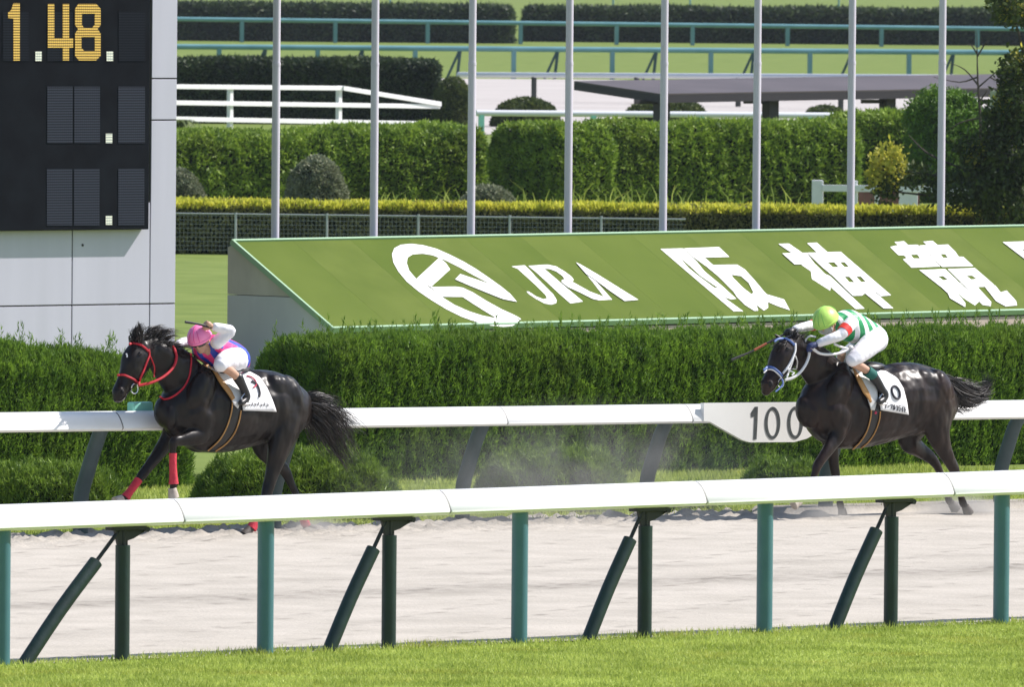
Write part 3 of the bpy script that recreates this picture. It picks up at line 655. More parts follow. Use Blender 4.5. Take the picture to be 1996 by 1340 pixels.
ball('cone_topiary','topiary',845,911,247,153,'dark cone shaped clipped topiary at the end of the white fence',M_topia,54,p=2.6,dens=1200,Ln=.08,Wd=.05)
ball('dome_bush','bush',958,1075,248,192,'dark dome bush in front of the far sand under the white rail, leftmost of three',M_topia,55,dens=900,Ln=.08,Wd=.05,group='dome bushes by the far sand track')
ball('dome_bush','bush',1215,1365,250,191,'wide dome bush under the left end of the brown roof',M_topia,56,dens=700,Ln=.08,Wd=.05,group='dome bushes by the far sand track')
ball('dome_bush','bush',1565,1640,250,206,'small dome bush showing between the posts of the brown roof',M_topia,57,dens=700,Ln=.08,Wd=.05,group='dome bushes by the far sand track')
# weeds
def weeds():
    V=[];F=[];Rr=[];k=0; g=np.random.default_rng(8)
    for i in range(170):
        px=g.uniform(345,1560); 
        if not (px>1000 or 640<px<900) and g.uniform()<.85: continue
        a=G(px,418+g.uniform(0,10)); a.y+=g.uniform(0,3); h=g.uniform(.25,.75)*(1 if px>1000 else .8); lean=g.normal(size=2)*.25*h
        p0=np.array(a); p1=p0+np.array([lean[0]*.4,lean[1]*.4,h*.6]); p2=p0+np.array([lean[0]*1.3,lean[1],h*.9]); w=.012
        V+= [p0-[w,0,0],p0+[w,0,0],p1+[w,0,0],p1-[w,0,0],p2+[.003,0,0],p2-[.003,0,0]]; F+=[[k,k+1,k+2,k+3],[k+3,k+2,k+4,k+5]]; Rr+=[g.uniform()]*6; k+=6
    o=link('weeds',quick_mesh('weeds',np.array(V),np.array(F),np.array(Rr),4),M_blade); o['kind']='stuff'
weeds()
# dark hedge and three rail white fence
a=G(200,239); dd=X1; b=on_line(a,a+dd,853); 
clipped('dark_hedge','dark square cut hedge behind the white three rail fence','hedge',a,dd,(b-a).length,2.2,zat(343,117,a),zat(850,118,b),M_darkh,500,.13,.07,p=9,Rr=.8,amp=.05,f=1.2,up=.0,jit=.9,seed=61,depth=.06,wts=(1,.05,1.2,0,1))
def white_fence():
    p=G(448,259); q=G(660,256); dd=dirv(p,q); root=empty('rail_fence',p,'white three rail fence sloping down beside the cone topiary','fence')
    st=(q-p).length; e=on_line(p,q,848); hp=1.33
    for k in (-2,-1,0,1): 
        x=p+dd*(k*st); bm=bmesh.new(); cbox(bm,x+Z*(zat(448,166,p) if k<1 else zat(660,167,q))*.5,dd*.15,Vector((-dd.y,dd.x,0))*.12,Z*(zat(448,166,p) if k<1 else zat(660,167,q)),.01); obj('fence_post',bm,M_whitematt,root)
    side=Vector((-dd.y,dd.x,0)); start=p-dd*st*2
    for (y0,y1,x1) in ((170,172,660),(202,205,848),(234,238,848)):
        b=on_line(p,q,x1); A=Vector((p.x,p.y,zat(448,y0,p))); B=Vector((q.x,q.y,zat(660,y1,q))); sl=(B-A)/(B-A).length
        s=A-sl*st*2; L=(b-start).length
        bm=bmesh.new(); frame_box(bm,s-side*.07-Z*.06,sl*L,side*-.05,Z*.13,.01); obj('rail',bm,M_whitematt,root)
    A=Vector((q.x,q.y,zat(660,172,q))); B=Vector((e.x,e.y,zat(845,203,e))); bm=bmesh.new(); frame_box(bm,A-side*.13-Z*.06,B-A,side*-.04,Z*.13,.01); obj('sloping_rail',bm,M_whitematt,root)
white_fence()
def fern():
    c=G(345,268); V=[];F=[];Rr=[];k=0; g=np.random.default_rng(3)
    for i in range(60):
        an=g.uniform(0,6.28); L=g.uniform(.4,.75)
        pts=[np.array([c.x+math.cos(an)*L*t,c.y+math.sin(an)*L*t,.05+.55*math.sin(t*2.4)*.8]) for t in (0,.3,.6,.9,1.1)]
        w=[.03,.05,.05,.03,.005]; s=np.array([-math.sin(an),math.cos(an),0])
        for j,pt in enumerate(pts): V+=[pt-s*w[j],pt+s*w[j]]; Rr+=[g.uniform()]*2
        for j in range(4): F.append([k+2*j,k+2*j+1,k+2*j+3,k+2*j+2])
        k+=10
    o=link('fern_clump',quick_mesh('fern',np.array(V),np.array(F),np.array(Rr),4),M_topia); props(o,'low arching fern clump on the grass by the scoreboard edge','plant')
fern()
# ---------------------------------------------------------------- far tracks
def strip(name,y0,y1,m,z,xa=-1200,xb=3200): 
    pts=[G(xa,y0)[:2],G(xb,y0)[:2],G(xb,y1)[:2],G(xa,y1)[:2]]; return sheet(name,pts,z,m)
M_sand2=mat('far_sand',(.43,.40,.38),(.34,.31,.29),scale=.5,rough=.95,stretch=(.35,1,1),detail=10,lo=.45,hi=.75)
sheet('far_dirt_track',[G(880,262)[:2],(495,G(1500,262)[1]),(495,G(1500,153)[1]),G(860,153)[:2]],.01,M_sand2)
M_teal2=mat('weathered_teal',(.10,.25,.28),(.14,.31,.34),scale=1,rough=.4); M_struts=mat('dark_teal_strut',(.02,.07,.08),rough=.6)
M_wh2=mat('far_white_rail',(.66,.68,.72),rough=.35)
def far_fence(name,label,A,B,ytA,ytB,hbeam,mb,posts,mp,pw,xa,xb,struts=None,ms=None,dep=.12,cat='running rail',grp=None,seg=None):
    """A,B = (px,py) of two feet; beam between columns xa..xb"""
    a=G(*A); b=G(*B); dd=dirv(a,b); side=Vector((dd.y,-dd.x,0)); root=empty(name,a,label,cat)
    za=zat(A[0],ytA,a); zb=zat(B[0],ytB,b); kz=(zb-za)/(b-a).length; up=dd+Z*kz
    def top(px): p=on_line(a,b,px); return Vector((p.x,p.y,za+kz*(p-a).dot(dd)))
    p=top(xa); L=(top(xb)-p).length; n=6
    for i in range(n):
        q=p+(top(xb)-p)*(i/n); bm=bmesh.new(); 
        tube(bm,[q-Z*(hbeam/2),q+(top(xb)-p)*(1/n)*.999-Z*(hbeam/2)],hbeam/2,12,lat=Z,rb=hbeam/2); obj('rail_section',bm,mb,root,True)
    for x in posts:
        t=top(x); bm=bmesh.new(); cbox(bm,Vector((t.x,t.y,(t.z-hbeam*.6)/2)),dd*pw,side*pw,Z*(t.z-hbeam*.6),.005); obj('post',bm,mp,root)
    for x in (struts or []):
        t=top(x); f=Vector((t.x,t.y,0))-dd*.25; bm=bmesh.new(); tube(bm,[f+dd*.25,t-Z*hbeam*.7+dd*.12],.06,8); tube(bm,[f-dd*.15,t-Z*hbeam*.7+dd*.1],.05,8); obj('strut',bm,ms,root,True)
    return root
far_fence('far_rail','pale teal running rail with dark struts, lower of the two teal rails',(423,150),(1963,160),86,97,.21,M_teal2,[231,423,615,805,997,1189,1381,1574,1767,1963,2150],M_teal2,.17,150,2300,[508,697,887,1077,1269,1459,1651,1848],M_struts)
far_fence('far_rail','thin pale teal rail against the dark far hedge, upper of two teal rails',(467,82),(1900,92),34,51,.22,M_teal2,[285,467,649,829,1010,1197,1345,1530,1713,1900,2090],M_teal2,.19,150,2300)
far_fence('far_rail','white running rail on black posts at the far edge of the distant sand',(1037,197),(1635,214),141,144,.18,M_wh2,[1037,1237,1435,1635,1830,2030],M_iron,.13,890,2300)
far_fence('far_rail','white running rail with mint clips just above the tall hedges',(935,298),(1575,300),214,219,.16,M_wh2,[935,1153,1363,1575],M_mint,.13,925,1668)
# brown roof
def roof():
    Fp=G(1287,186,2.0); dd=Vector((math.cos(R(38)),math.sin(R(38)),0)); 
    FL=Vector((Fp.x,Fp.y,2.0)); 
    bk=None
    for t in np.linspace(.5,8,1500):
        p=FL+Vector((-dd.y,dd.x,0))*t; dr=ray(1118,161)
        if abs((EYE+dr*(p.y/dr.y)).x-p.x)<.01: bk=p.copy(); bk.z=zat(1118,161,p); break
    if bk is None: bk=FL+Vector((-dd.y,dd.x,0))*3
    Lr=(on_line(Vector((FL.x,FL.y,0)),Vector((FL.x,FL.y,0))+dd,2150)-Vector((FL.x,FL.y,0))).length
    e=on_line(Vector((FL.x,FL.y,0)),Vector((FL.x,FL.y,0))+dd,1963); kz=(zat(1963,174,e)-FL.z)/(e-Vector((FL.x,FL.y,0))).length; up=dd+Z*kz
    M_roof=mat('brown_lead_roof',(.075,.058,.058),(.095,.075,.076),scale=.7,rough=.55); M_fas=mat('dark_fascia',(.028,.022,.03),rough=.6)
    root=empty('long_low_roof',Vector((FL.x,FL.y,0)),'long low brown roof on dark posts above the tall hedges','shelter')
    D=bk-FL
    bm=bmesh.new(); poly3(bm,[[FL+Z*.01,FL+up*Lr+Z*.01,bk+up*Lr+Z*.01,bk+Z*.01]],Z*.03); obj('roof_sheet',bm,M_roof,root)
    bm=bmesh.new(); frame_box(bm,FL-Z*.17,up*Lr,D,Z*.175); obj('fascia',bm,M_fas,root)
    for i,x in enumerate((1313,1525,1753,1985)):
        p=on_line(Vector((FL.x,FL.y,0)),Vector((FL.x,FL.y,0))+dd,x)+Vector((-dd.y,dd.x,0))*.5; bm=bmesh.new(); cbox(bm,p+Z*1.0,dd*.28,Vector((-dd.y,dd.x,0))*.28,Z*2.0,.01); obj('roof_post',bm,M_fas,root)
        bm=bmesh.new(); frame_box(bm,p+Z*1.80-dd*.8,dd*.8,Vector((0,.1,0)),Z*.09); obj('brace',bm,M_fas,root)
roof()
# far dark hedges
for (x0,x1,lb,sd,yt) in ((100,995,'very long dark far hedge left of the narrow gap at the top',71,8),(1022,2200,'very long dark far hedge right of the narrow gap at the top',72,18)):
    a=G(x0,77 if x0<900 else 81); b=on_line(a,a+X1,x1)
    clipped('far_hedge',lb,'hedge',a,X1,(b-a).length,3.5,zat(x0,yt-3,a),zat(x1,yt+6,b),M_darkh,130,.28,.13,p=9,Rr=1.2,amp=.07,f=.8,up=.0,jit=.9,seed=sd,depth=.1,wts=(1,.05,1.5,1,1),group='dark far hedges')
M_straw=leafmat('dry_weeds',(.18,.17,.10),(.40,.36,.24),trans=.3)
def far_posts():
    for i,x in enumerate((1195,1345,1635,1930,760)):
        p=G(x,14); bm=bmesh.new(); tube(bm,[p,p+Z*1.3],.07,8); o=obj('thin_post',bm,M_teal2); o['group']='thin posts on the farthest grass'
        props(o,['thin post on the farthest grass between the fourth and fifth flagpoles','thin post on the farthest grass right of the fifth flagpole','thin post on the farthest grass left of the seventh flagpole','thin post on the farthest grass near the top right tree','thin post on the farthest grass right of the second flagpole'][i],'post')
far_posts()
# white post and rail by the trees
def gate():
    D=238; s=FPX/D
    p=lambda x: Vector(((x-998)/s,D,0))
    root=empty('garden_fence',p(1591),'white post and rail garden fence with brown boards under the trees','fence')
    M_brick=mat('red_brown_board',(.20,.10,.075),(.14,.07,.055),scale=3,rough=.8)
    for x,w,yt in ((1591,.22,351),(1659,.2,352),(1707,.09,364),(1768,.36,362),(1850,.12,365),(1890,.12,365)):
        q=p(x); z=zat(x,yt,q); bm=bmesh.new(); cbox(bm,q+Z*z/2,X1*w,Vector((0,.15,0)),Z*z,.02); obj('fence_post',bm,M_whitematt,root)
    z0=zat(1600,366,p(1600)); z1=zat(1890,369,p(1890)); bm=bmesh.new(); A=p(1600);A.z=z0-.07;B=p(1900);B.z=z1-.07; frame_box(bm,A-Vector((0,.12,0)),B-A,Vector((0,.04,0)),Z*.13,.01); obj('rail',bm,M_whitematt,root)
    bm=bmesh.new()
    for x in range(1672,1790,12):
        q=p(x); frame_box(bm,q+Vector((0,.4,0)),X1*.115,Vector((0,.03,0)),Z*(zat(x,374,q)))
    obj('brown_boards',bm,M_brick,root)
    q=p(1935); q.y+=20; q.x=(1936-998)/FPX*q.y; z=zat(1936,190,q); bm=bmesh.new(); cbox(bm,q+Z*(z-.15),X1*.22,Vector((0,.2,0)),Z*.6,.02); tube(bm,[q,q+Z*(z-.4)],.04,8); o=obj('equipment_box',bm,mat('pale_green_box',(.35,.38,.27),rough=.7)); props(o,'pale green equipment box on a stem behind the right hand tree','box')
gate()
# ---------------------------------------------------------------- trees
M_bark=mat('bark',(.045,.035,.028),(.08,.065,.05),scale=12,rough=.9,bump=.6,bscale=30,stretch=(1,1,.3))
def crown(name,blobs,m,n,Ln,Wd,seed,parent,up=.1,tri=False,clump=.12,nper=14,droop=0):
    """blobs: (centre Vector, rx, ry, rz); leaves in small clumps mostly near each blob's surface"""
    g=np.random.default_rng(seed); Ps=[];w=np.array([b[1]*b[2]*b[3] for b in blobs])**.67; w=w/w.sum()
    for b,k in zip(blobs,w):
        nn=int(n*k/nper); v=unit(g.normal(size=(nn,3)))*(g.uniform(.35,1,size=(nn,1))**.45)*(1+.22*nz(unit(g.normal(size=(nn,3)))*3,seed,2))[:,None]
        c=np.array(b[0])+v*np.array(b[1:4]); Ps.append((c[:,None,:]+g.normal(size=(nn,nper,3))*clump).reshape(-1,3))
    P=np.concatenate(Ps); D=unit(g.normal(size=P.shape)+np.array([0,0,up-droop])); V,F,r=leaves(P,D,Ln,Wd,seed,tri)
    return link(name,quick_mesh(name,V,F,r,3 if tri else 4),m,parent)
def W(px,py,D): d=ray(px,py); return EYE+d*(D/d.y)
def round_tree():
    D=262; b=W(1845,300,D); b.z=0; root=empty('round_tree',b,'dense round dark green tree behind the rightmost flagpole','tree')
    s=D/FPX
    bl=[(W(1842,262,D),78*s,.8,92*s),(W(1815,225,D),50*s,.6,48*s),(W(1870,235,D),52*s,.6,55*s),(W(1850,330,D),85*s,.9,75*s)]
    crown('crown',bl,leafmat('round_tree_leaf',(.03,.085,.008),(.18,.33,.025),clump=2,trans=.25),52000,.085,.04,81,root,droop=.5,tri=True,clump=.05)
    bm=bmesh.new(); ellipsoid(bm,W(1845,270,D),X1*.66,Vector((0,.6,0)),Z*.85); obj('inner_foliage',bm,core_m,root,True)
    bm=bmesh.new(); tube(bm,[b-Z*.1,b+Z*.8],[.1,.07],10); obj('trunk',bm,M_bark,root,True)
round_tree()
def right_tree():
    D=214; b=W(2010,430,D); b.z=0; s=D/FPX; root=empty('leafy_tree',b,'dark leafy tree with scattered yellow leaves at the right edge','tree')
    bl=[(W(1985,290,D),70*s,.8,70*s),(W(1998,200,D),55*s,.7,95*s),(W(1950,360,D),75*s,.7,48*s),(W(1880,372,D),80*s,.6,34*s),(W(1985,395,D),90*s,.8,42*s),(W(1985,10,D),62*s,.6,34*s),(W(1900,300,D),38*s,.4,36*s),(W(1940,240,D),28*s,.3,40*s),(W(1992,140,D),46*s,.5,36*s),(W(1975,235,D),50*s,.5,44*s),(W(1770,345,D),60*s,.4,16*s),(W(1725,365,D),26*s,.3,20*s)]
    crown('crown',bl,leafmat('dark_broad_leaf',(.022,.040,.010),(.10,.14,.028),clump=2.2,trans=.3),17000,.10,.055,82,root,clump=.07,nper=9)
    bl2=[(W(1732,318,D),32*s,.3,34*s),(W(1722,350,D),34*s,.3,22*s),(W(1985,130,D),16*s,.2,30*s),(W(1955,200,D),12*s,.2,30*s),(W(1985,262,D),14*s,.2,18*s),(W(1905,300,D),20*s,.2,14*s),(W(1975,20,D),20*s,.2,14*s)]
    crown('yellow_leaves',bl2,leafmat('yellow_green_leaf',(.34,.36,.04),(.68,.62,.10),clump=4,trans=.5),1900,.10,.06,83,root,clump=.06,nper=5)
    bm=bmesh.new(); 
    tube(bm,[b-Z*.1,W(2005,350,D),W(2000,200,D),W(2010,0,D)],[.09,.08,.06,.03],8,sub=3)
    for pts in (((2003,370),(1930,350),(1850,345),(1740,330)),((2003,330),(1940,290),(1895,300)),((2000,250),(1960,200),(1945,150)),((2002,150),(1985,60),(1960,10)),((2000,400),(1900,395),(1800,380),(1700,370)),((1940,350),(1880,330),(1810,300),(1770,262))):
        tube(bm,[W(x,y,D) for x,y in pts],[.035]+[.022]*(len(pts)-2)+[.006],6,sub=3)
    obj('trunk',bm,M_bark,root,True)
    D=225; b=W(1908,430,D); b.z=0; root=empty('bare_sapling',b,'thin bare branching sapling rising beside the round tree','tree'); bm=bmesh.new()
    tube(bm,[b,W(1912,260,D),W(1906,160,D),W(1904,60,D)],[.05,.035,.02,.006],6,sub=3)
    for pts in (((1907,170),(1930,150),(1958,125)),((1906,165),(1880,135),(1850,122)),((1905,110),(1920,85),(1926,78)),((1908,200),(1922,180),(1924,176)),((1906,150),(1870,160),(1820,150)),((1905,105),(1895,90),(1888,85)),((1909,230),(1870,240),(1840,262)),((1930,150),(1945,158),(1962,160))):
        tube(bm,[W(x,y,D) for x,y in pts],[.018,.012,.004],5,sub=3)
    obj('branches',bm,M_bark,root,True)
right_tree()
# ---------------------------------------------------------------- horses and riders
def mat_coat(name, c1, c2):
    M=mat(name,c1,c2,scale=2.2,rough=.37,bump=.6,bscale=2.3,bdet=1.6,spec=.27,lo=.35,hi=.70,bdist=.12,stretch=(2.1,2.1,1.4))
    return M
M_coat1=mat_coat('black_coat',(.006,.005,.005),(.014,.009,.007)); M_coat2=mat_coat('dark_bay_coat',(.007,.0052,.005),(.026,.013,.009))
M_hair=mat('black_hair',(.010,.009,.009),(.03,.022,.018),scale=20,rough=.5)
M_hoof=mat('hoof',(.10,.085,.07),(.05,.04,.035),scale=20,rough=.6); M_hoofw=mat('pale_hoof',(.50,.44,.38),(.36,.30,.25),scale=20,rough=.6)
M_eye=mat('eye_black',(.004,.003,.003),rough=.08); M_nost=mat('nostril_dark',(.003,.002,.002),rough=.8)
M_redw=mat('red_bandage',(.62,.035,.06),(.50,.02,.045),scale=25,rough=.7,bump=.3,bscale=60)
M_redl=mat('red_strap',(.55,.015,.03),(.42,.01,.02),scale=25,rough=.5); M_whl=mat('white_strap',(.78,.78,.78),rough=.5); M_bluel=mat('blue_strap',(.10,.17,.42),rough=.5)
M_metal=mat('bit_steel',(.6,.6,.6),rough=.25,metal=1); M_tan=mat('tan_leather',(.50,.27,.085),(.36,.18,.05),scale=10,rough=.5); M_blackl=mat('black_leather',(.012,.012,.013),rough=.4)
M_cloth=mat('white_cloth',(.80,.80,.80),(.72,.72,.73),scale=8,rough=.7,bump=.2,bscale=12); M_ink=mat('black_ink',(.03,.03,.04),rough=.7); M_inkr=mat('red_ink',(.5,.03,.08),rough=.7)
M_sadw=mat('white_saddle_pad',(.66,.66,.64),(.55,.55,.53),scale=9,rough=.5)
HPHI=math.atan2(FD.y,FD.x); HH=-FD; HLt=Vector((FD.y,-FD.x,0))     # heading, left side
class Hs:
    def __init__(s,x0,yg): s.O=G(x0,yg); s.D=s.O.y
    def p(s,x,y,v=0.0): return onplane(x,y,s.O+HLt*v,HLt)
def build_horse(name,label,S,torso,neck,head,legs,lumps,coat,vox=.0115):
    root=empty(name,S.O,label,'horse')
    bm=bmesh.new()
    # torso: stations (x, ytop, ybot, halfwidth)
    for st in (torso,):
        pts=[];ra=[];rb=[]
        for x,yt,yb,hw in st:
            a=S.p(x,yt);b=S.p(x,yb); pts.append((a+b)/2); ra.append((a-b).length/2); rb.append(hw)
        tube(bm,pts,ra,20,sub=4,lat=HLt,rb=rb,round_caps=True)
    def chain(c,seg=16,sub=4):
        pts=[S.p(x,y,v) for x,y,v,_,_ in c]; tube(bm,pts,[q[3] for q in c],seg,sub=sub,lat=HLt,rb=[q[4] for q in c],round_caps=True)
    chain(neck,18); chain(head,18)
    for l in legs: chain(l[0],14)
    for (x,y,v,ru,rv,rz,ang) in lumps:
        c=S.p(x,y,v); ca,sa=math.cos(R(ang)),math.sin(R(ang)); ellipsoid(bm,c,(HH*ca+Z*sa)*ru,HLt*rv,(Z*ca-HH*sa)*rz)
    me=remeshed(bm,vox,5,'body'); body=link('body',me,coat,root)
    bvh=BVHTree.FromPolygons([v.co+S.O for v in me.vertices],[list(p.vertices) for p in me.polygons])
    def hit(x,y,off=.006,v=None,miss=None):
        d=ray(x,y).normalized(); h=bvh.ray_cast(EYE,d)
        if h[0] is None or (h[0]-EYE).length>400:
            q=S.p(x,y,v if v is not None else (miss if miss is not None else .2)); n=bvh.find_nearest(q)
            if n[0] is not None and (n[0]-q).length<.10: return n[0]+n[1]*off
            return q
        nn=(h[1]*.6-d*.6).normalized(); return h[0]+nn*off
    return root,body,hit,bvh
def strap(nm,hit,pts,r,m,root,off=.004,sub=6,flat=1.0,parent=None,v=None):
    """strap laid on the surface along photo points"""
    P2=catmull([(x,y,0) for x,y in pts],sub); P=[hit(a[0],a[1],off,v) for a in P2]
    bm=bmesh.new(); tube(bm,P,r,6); return obj(nm,bm,m,parent or root,True)
def patch(nm,hit,left,right,n,m,parent,off=.008,thick=.006,rows=None,flat=False):
    """cloth lying on the surface between two photo polylines of equal length"""
    nr=rows or 14
    def res(pl):
        pl=[np.array(q,float) for q in pl]; t=np.linspace(0,len(pl)-1,nr+1); out=[]
        for u in t:
            i=min(int(u),len(pl)-2); out.append(pl[i]+(pl[i+1]-pl[i])*(u-i))
        return out
    A=res(left);B=res(right); bm=bmesh.new(); g=[]
    for a,b in zip(A,B): g.append([hit(*(a+(b-a)*k/n),off) for k in range(n+1)])
    # relax so that the cloth bridges hollows
    for it in range(4):
        g2=[r[:] for r in g]
        for i in range(1,nr):
            for j in range(1,n): g2[i][j]=(g[i-1][j]+g[i+1][j]+g[i][j-1]+g[i][j+1])/4*.5+g[i][j]*.5
        g=g2
    V=[[bm.verts.new(q) for q in r] for r in g]
    for i in range(nr):
        for j in range(n): bm.faces.new((V[i][j],V[i][j+1],V[i+1][j+1],V[i+1][j]))
    bm.normal_update(); me=from_bm(bm,nm); o=link(nm,me,m,parent,True); so_=o.modifiers.new('thick','SOLIDIFY'); so_.thickness=thick; so_.offset=0
    return o
def strands(nm, guides, n, width, m, parent, seed=1, lmin=.72, loose=.6):
    """guides: lists of (Vector, spread) ; hair as tapered ribbons"""
    g=np.random.default_rng(seed); V=[];F=[];Rr=[];k=0; K=max(10,n//22); co=g.normal(size=(K,3)); cg=g.integers(len(guides),size=K); cl=g.uniform(lmin,1.06,K)
    for i in range(n):
        c_=int(g.integers(K)); gi=guides[int(cg[c_])]; 
        pts=[np.array(list(p)) for p,_ in gi]; sp=[s for _,s in gi]; o=co[c_]+g.normal(size=3)*loose; o2=co[(c_*7)%K]+g.normal(size=3)*.35; ln=cl[c_]*g.uniform(.8,1.1)
        c=catmull([np.append(p,s) for p,s in zip(pts,sp)],5); m_=max(4,int(len(c)*min(1,ln))); c=c[:m_]
        side=np.cross(c[-1][:3]-c[0][:3],g.normal(size=3)); side/=max(1e-6,np.linalg.norm(side)); r=g.uniform(); ph=g.uniform(0,6.28); L=len(c)
        for j,q in enumerate(c):
            t=j/(L-1); pos=q[:3]+o*q[3]+o2*q[3]*.5*math.sin(t*5+ph); w=width*(1-t*.85)*.5
            V+=[pos-side*w,pos+side*w]; Rr+=[r,r]
        for j in range(L-1): F.append([k+2*j,k+2*j+1,k+2*j+3,k+2*j+2])
        k+=2*L
    return link(nm,quick_mesh(nm,np.array(V),np.array(F),np.array(Rr),4),m,parent)
def hoof(S,c,d,m,root,r=.058,h=.085):
    """hoof at c (fetlock end), pointing along d"""
    d=d.normalized(); bm=bmesh.new(); tube(bm,[c-d*.01,c+d*h*.5,c+d*h],[r*.72,r*.88,r],14,lat=HLt,rb=[r*.62,r*.76,r*.86]); return obj('hoof',bm,m,root,True)

# ================= leading horse
S1=Hs(450,1045)
torso1=[(590,778,842,.10),(580,758,852,.18),(562,742,862,.235),(540,729,868,.262),(512,721,866,.27),(485,722,872,.272),(455,727,880,.285),(425,727,884,.285),(400,717,884,.265),(376,716,880,.235),(352,732,868,.205),(334,752,852,.165),(322,772,836,.11)]
neck1=[(392,768,0,.22,.15),(366,748,0,.235,.13),(342,722,0,.225,.115),(320,702,0,.185,.10),(300,686,0,.135,.085)]
head1=[(292,674,0,.085,.075),(276,688,0,.140,.100),(265,705,0,.155,.112),(257,724,0,.135,.096),(247,742,0,.104,.072),(238,757,0,.085,.062),(232,768,0,.078,.060),(229,777,0,.052,.045)]
lf1=[(385,800,.17,.13,.08),(398,842,.17,.095,.07),(380,852,.17,.085,.062),(357,858,.17,.060,.050),(339,862,.17,.049,.044),(337,880,.17,.034,.032),(337.5,910,.17,.030,.028),(338,934,.17,.032,.03),(338.5,944,.17,.040,.036),(336.5,955,.17,.030,.03)]
rf1=[(345,800,-.14,.14,.08),(335,845,-.15,.105,.07),(311,882,-.15,.070,.055),(290,910,-.15,.052,.048),(278,926,-.15,.049,.045),(266,942,-.15,.034,.032),(253,960,-.15,.031,.03),(246,969,-.15,.040,.036),(236,976,-.15,.030,.03)]
lh1=[(560,795,.15,.20,.11),(553,842,.17,.165,.10),(541,885,.17,.115,.075),(530,925,.17,.075,.055),(521,958,.17,.062,.045),(512,985,.17,.038,.034),(500,1010,.17,.034,.031),(494,1024,.17,.042,.037),(488,1034,.17,.032,.03)]
rh1=[(520,830,-.14,.17,.10),(512,868,-.15,.12,.08),(530,895,-.15,.080,.06),(553,915,-.15,.062,.045),(568,945,-.15,.040,.035),(581,975,-.15,.034,.031),(590,1008,-.15,.034,.031),(594,1020,-.15,.040,.037),(600,1028,-.15,.03,.03)]
lumps1=[(386,762,.185,.10,.075,.20,28),(552,762,.165,.11,.08,.15,-25),(548,800,.18,.09,.08,.20,10),(392,770,.15,.13,.11,.24,25),(380,800,.14,.13,.09,.14,0),(400,820,.17,.11,.09,.15,0),(560,775,.14,.17,.12,.22,-20),(535,760,.14,.17,.11,.15,0),(560,835,.16,.15,.10,.19,15),(330,812,.06,.075,.085,.13,0),(338,818,-.06,.085,.085,.14,0),(268,722,.065,.095,.045,.10,0),(280,695,.07,.05,.04,.05,0),(272,685,.06,.04,.03,.03,0),(236,761,.045,.035,.022,.03,0),(440,800,.12,.28,.17,.24,0),(392,745,.11,.10,.07,.18,20)]
r1,b1,hit1,bv1=build_horse('race_horse','galloping black racehorse with red bridle and red leg bandages under the pink helmeted rider',S1,torso1,neck1,head1,[(lf1,),(rf1,),(lh1,),(rh1,)],lumps1,M_coat1)
def ears(S,root,coat,lst):
    for (x,y,v,x2,y2,v2,w) in lst:
        a=S.p(x,y,v);b=S.p(x2,y2,v2); bm=bmesh.new(); mid=(a+b)/2+HH*.006; tube(bm,[a,a+(b-a)*.35,a+(b-a)*.7,b],[w*.8,w,w*.7,.004],10,sub=2,lat=HLt,rb=[w*.6,w*.7,w*.5,.004]); obj('ear',bm,coat,root,True)
ears(S1,r1,M_coat1,[(279,672,.05,268,655,.07,.024),(272,676,-.06,254,664,-.08,.024)])
def hsphere(nm,hit,x,y,r,m,root,emb=.6,fl=1):
    c=hit(x,y,0); bm=bmesh.new(); d=(EYE-c).normalized(); ellipsoid(bm,c-d*r*emb,X1*r,Vector((0,1,0))*r,Z*r*fl,12,8); return obj(nm,bm,m,root,True)
hsphere('eye',hit1,272,690,.024,M_eye,r1,.45,.75); hsphere('nostril',hit1,238,764,.022,M_nost,r1,.35,1.2)
strap('mouth_line',hit1,[(226,783),(236,783),(243,777),(247,768)],.0035,mat('grey_lip',(.20,.17,.16),rough=.5),r1,.001)
def H(S,x,y,v,dx,dy,m,root,r=.056): hoof(S,S.p(x,y,v),S.p(x+dx,y+dy,v)-S.p(x,y,v),m,root,r)
H(S1,336,954,.17,1.5,10,M_hoofw,r1); H(S1,237,974,-.15,-10,5,M_hoofw,r1); H(S1,487,1032,.17,-6,8,M_hoof,r1); H(S1,600,1026,-.15,6,6,M_hoof,r1)
def wrap(S,root,pts,m,rs):
    bm=bmesh.new(); tube(bm,[S.p(*q) for q in pts],rs,14,sub=3,lat=HLt); obj('leg_bandage',bm,m,root,True)
wrap(S1,r1,[(337,884,.17),(337,905,.17),(338,930,.17),(338.5,944,.17)],M_redw,[.038,.036,.040,.048])
wrap(S1,r1,[(270,936,-.15),(261,949,-.15),(251,962,-.15),(244,972,-.15)],M_redw,[.041,.038,.038,.050])
wrap(S1,r1,[(504,1004,.17),(496,1020,.17),(490,1032,.17)],M_redw,[.038,.046,.05])
wrap(S1,r1,[(589,1005,-.15),(594,1018,-.15),(598,1026,-.15)],M_redw,[.038,.044,.04])
